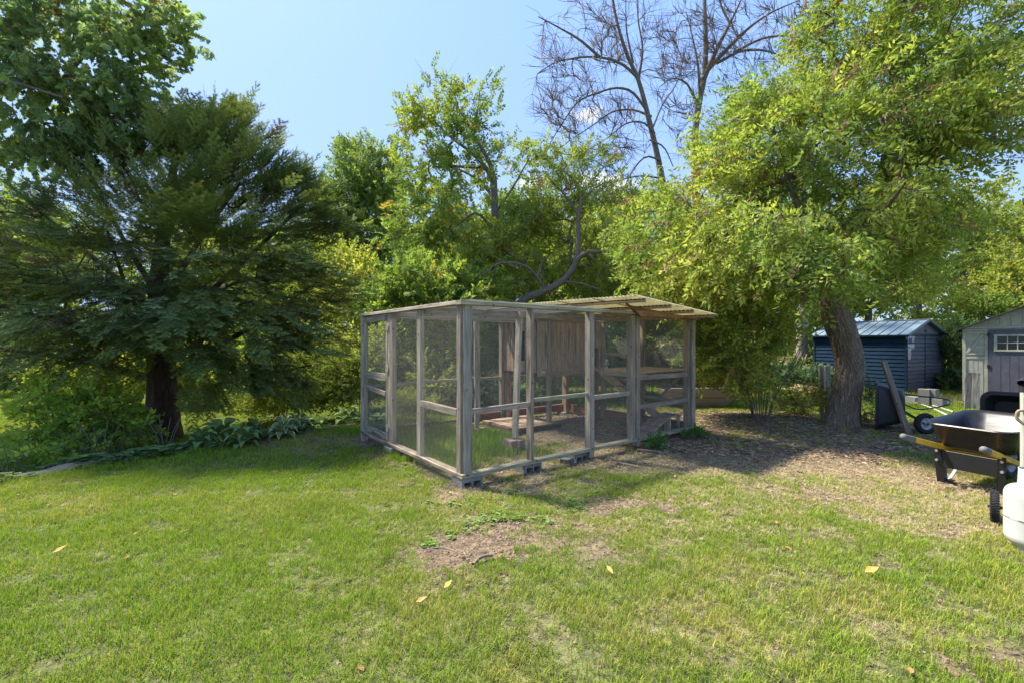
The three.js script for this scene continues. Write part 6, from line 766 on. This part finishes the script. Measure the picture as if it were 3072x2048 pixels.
{ // hostas: every broad leaf is its own part
  srand(90);
  const leafGeo = (w, l, variegated) => { const nx = 6, ny = 8, g = new Geo(), at = (i, j) => { const u = i / nx * 2 - 1, v = j / ny, wd = w * Math.sin(Math.PI * Math.pow(v, 0.72)) * (1 - 0.12 * v); return V(l * (v * (1 - 0.18 * v)), 0.30 * l * v - 0.62 * l * v * v * v + 0.05 * Math.abs(u) * wd * 4 + 0.004 * Math.cos(u * 14), u * wd / 2); }; for (let j = 0; j < ny; j++) for (let i = 0; i < nx; i++) { const e = variegated && (i === 0 || i === nx - 1 || j === ny - 1); e ? g.tint(3.2, 2.4, 5.0) : g.tint(1, 1, 1); g.quad(at(i, j), at(i, j + 1), at(i + 1, j + 1), at(i + 1, j)); } return toCreasedNormals(g.build(), 1.0); };
  const LG = [leafGeo(0.13, 0.24, false), leafGeo(0.15, 0.22, false), leafGeo(0.12, 0.2, true)];
  const mats = [[0.13, 0.215, 0.04], [0.15, 0.24, 0.042], [0.21, 0.31, 0.05], [0.14, 0.205, 0.05]].map((c) => new THREE.MeshPhysicalMaterial({ color: lin(...c), vertexColors: true, roughness: 0.9, transmission: 0.25, thickness: 0 }));
  for (const [px, py, s, kind, m, label] of [[665, 1325, 1.15, 0, 0, 'large dark green hosta at the left end of the row'], [730, 1345, 1.0, 0, 1, 'green hosta in front of the large dark one'], [760, 1300, 1.0, 1, 0, 'dark green hosta behind the middle of the row'], [850, 1318, 1.0, 2, 3, 'hosta with white edged leaves, the nearer of the two'], [895, 1292, 0.95, 2, 3, 'hosta with white edged leaves, the farther of the two'], [960, 1262, 0.9, 0, 2, 'small light green hosta right of the white edged ones'], [1040, 1262, 1.15, 1, 2, 'light green hosta with round leaves beside the run'], [600, 1345, 0.9, 0, 0, 'dark hosta close to the yew trunk']]) {
    const p = G(px, py, -0.02), h = thing('hosta', label, 'hosta', [p.x, lay(p.x, p.z), p.z], rr(0, 6)), n = 22;
    for (let i = 0; i < n; i++) { const a = i * 2.4 + rr(-0.2, 0.2), t = i / n, lf = part(h, 'leaf', LG[kind], mats[m]), k = s * rr(0.8, 1.15); lf.scale.setScalar(k); lf.position.set(Math.cos(a) * 0.05 * k, (0.05 + 0.17 * (1 - t)) * k, -Math.sin(a) * 0.05 * k); lf.rotation.set(rr(-0.2, 0.2), a, lerp(0.75, -0.15, t) + rr(-0.15, 0.15), 'YZX'); }
  }
}
// ------------------------------------------------------------------ the wooded backdrop: every tree with trunk and crown of its own
{
  const far = [ // x, z, height, crown radius, colours, label
    [-22, -20, 7.5, 3.4, 'green', 'leafy tree at the far left edge behind the yew'], [-16.5, -24, 8.0, 3.6, 'mid', 'leafy tree behind the left half of the yew'], [-12.5, -25.5, 7.4, 3.4, 'green', 'leafy tree behind the yew trunk'], [-9.3, -24, 7.0, 3.0, 'mid', 'pale tree in the gap right of the yew'], [-3.6, -20, 8.2, 3.0, 'mid', 'tree behind the tall thin tree on its left'], [0.4, -19.5, 7.6, 3.0, 'green', 'tree behind the tall thin tree on its right'], [3.6, -19.0, 6.8, 2.8, 'green', 'tree behind the foot of the bare trees'], [5.6, -23.5, 9.0, 3.2, 'mid', 'tree behind the crown of the large leaning tree'], [11.2, -20.5, 8.8, 3.2, 'green', 'tree behind the blue shed, on its left'], [15.2, -19.5, 7.2, 3.0, 'ash', 'yellow green tree right behind the blue shed'], [20.5, -23, 9.6, 4.2, 'gold2', 'sunlit bright tree behind the gap between the sheds'], [26.5, -24, 9.8, 4.8, 'gold2', 'sunlit bright tree rising behind the cream shed'], [20.5, -17.5, 5.4, 2.6, 'gold2', 'low sunlit tree directly behind the cream shed'], [-27, -25, 10, 4.4, 'green', 'tall tree far out on the left'], [-34, -27, 10.5, 5, 'dark', 'tall dark tree at the far left horizon'], [33, -27, 10, 5, 'green', 'tall tree at the right horizon behind the cream shed'], [-1.6, -27, 9, 4, 'dark', 'dark tree deep behind the run'], [5.2, -27, 9, 4, 'dark', 'dark tree deep behind the bare trees'], [-18, -31, 9, 4.5, 'dark', 'dark tree deep behind the yew'], [13, -28, 10, 4.5, 'dark', 'dark tree deep behind the blue shed'],
  ];
  C.gold2 = [[0.18, 0.27, 0.032], [0.29, 0.39, 0.04], [0.40, 0.45, 0.055]];
  far.forEach(([x, z, h, r, c, label], i) => {
    const at = onLawn(x, z), n = Math.round(60 * r); srand(200 + i); const w = () => rr(-0.35, 0.35) * r;
    plant({ name: 'backdrop_tree', label, category: 'tree', group: 'trees of the wooded backdrop', seed: 300 + i, at, bark: M.greyBark, step: 0.7, updown: 0.3, arch: 0.05, tip: 0.009, shell: 0.5, minY: 0.3, trunks: [{ pts: [at.clone(), V(x + 0.1, h * 0.4, z), V(x + 0.2, h * 0.85, z)], r: [0.2, 0.05], step: 0.5 }],
      blobs: [[x + w(), h * 0.30, z, r, h * 0.28, r * 0.8, n * 0.4 | 0], [x - r * 0.35 + w() * 0.4, h * 0.60, z + w(), r * 0.72, h * 0.22, r * 0.7, n * 0.3 | 0], [x + r * 0.4, h * 0.66, z + w(), r * 0.62, h * 0.20, r * 0.6, n * 0.25 | 0], [x + w() * 0.6, h * 0.84, z, r * 0.55, h * 0.17, r * 0.5, n * 0.25 | 0]],
      leaves: [{ geo: S.far, n: 7, spread: 0.45, size: 0.85, colors: C[c] }] });
  });
  for (const [x, z, rx, h, c, label, i] of [[-15.5, -14.6, 2.6, 1.7, 'dark', 'dark hedge along the far lawn at left', 0], [-8, -14.2, 2.6, 1.7, 'green', 'green hedge behind the yew trunk', 1], [-3.6, -14.4, 2.2, 2.6, 'mid', 'bushy undergrowth behind the golden shrub', 2], [0.6, -15.4, 2.4, 2.6, 'green', 'bushy undergrowth behind the crooked tree', 3], [4.2, -15.8, 2.0, 2.4, 'green', 'green undergrowth right of the hen house', 4], [8.2, -17.4, 1.8, 2.4, 'mid', 'light undergrowth left of the pale trunk', 5], [11.6, -17.6, 1.6, 2.4, 'mid', 'undergrowth between pale trunk and blue shed', 6], [17.6, -16.8, 1.8, 2.8, 'green', 'undergrowth behind the gap between the sheds', 7]])
    shrub('undergrowth', label, 'shrubs', 330 + i, x, z, [[x, h * 0.5, z, rx, h * 0.55, 0.9, Math.round(rx * h * 18)], [x + rx * 0.3, h * 0.8, z, rx * 0.5, h * 0.4, 0.6, Math.round(rx * h * 5)]], [{ geo: S.far, n: 6, spread: 0.28, size: 0.62, colors: C[c] }], { h: h * 0.7, stems: 6, thick: 2 });
  let at = onLawn(9.95, -15.6); // pale trunk of a tall conifer behind
  plant({ name: 'conifer', label: 'tall conifer with a pale straight trunk left of the blue shed', category: 'tree', seed: 350, at, bark: M.paleBark, step: 0.5, updown: 0.3, arch: -0.05, tip: 0.007, minY: 3.9, skip: 16, trunks: [{ pts: [at.clone(), V(9.95, 2, -15.6), V(9.98, 5, -15.6), V(10, 9.5, -15.6)], r: [0.20, 0.06], rough: 0.06, sides: 20, step: 0.15 }], blobs: [[10, 5.0, -15.6, 1.6, 1.0, 1.5, 40], [10, 6.4, -15.6, 1.8, 1.6, 1.6, 46], [10, 8.6, -15.6, 1.0, 1.4, 1.0, 24]], leaves: [{ geo: S.needle, mat: NEEDLE, n: 9, spread: 0.35, size: 2.2, colors: C.dark }] });
}
console.log('sprigs', leafTotal);
renderer.render(scene, camera);
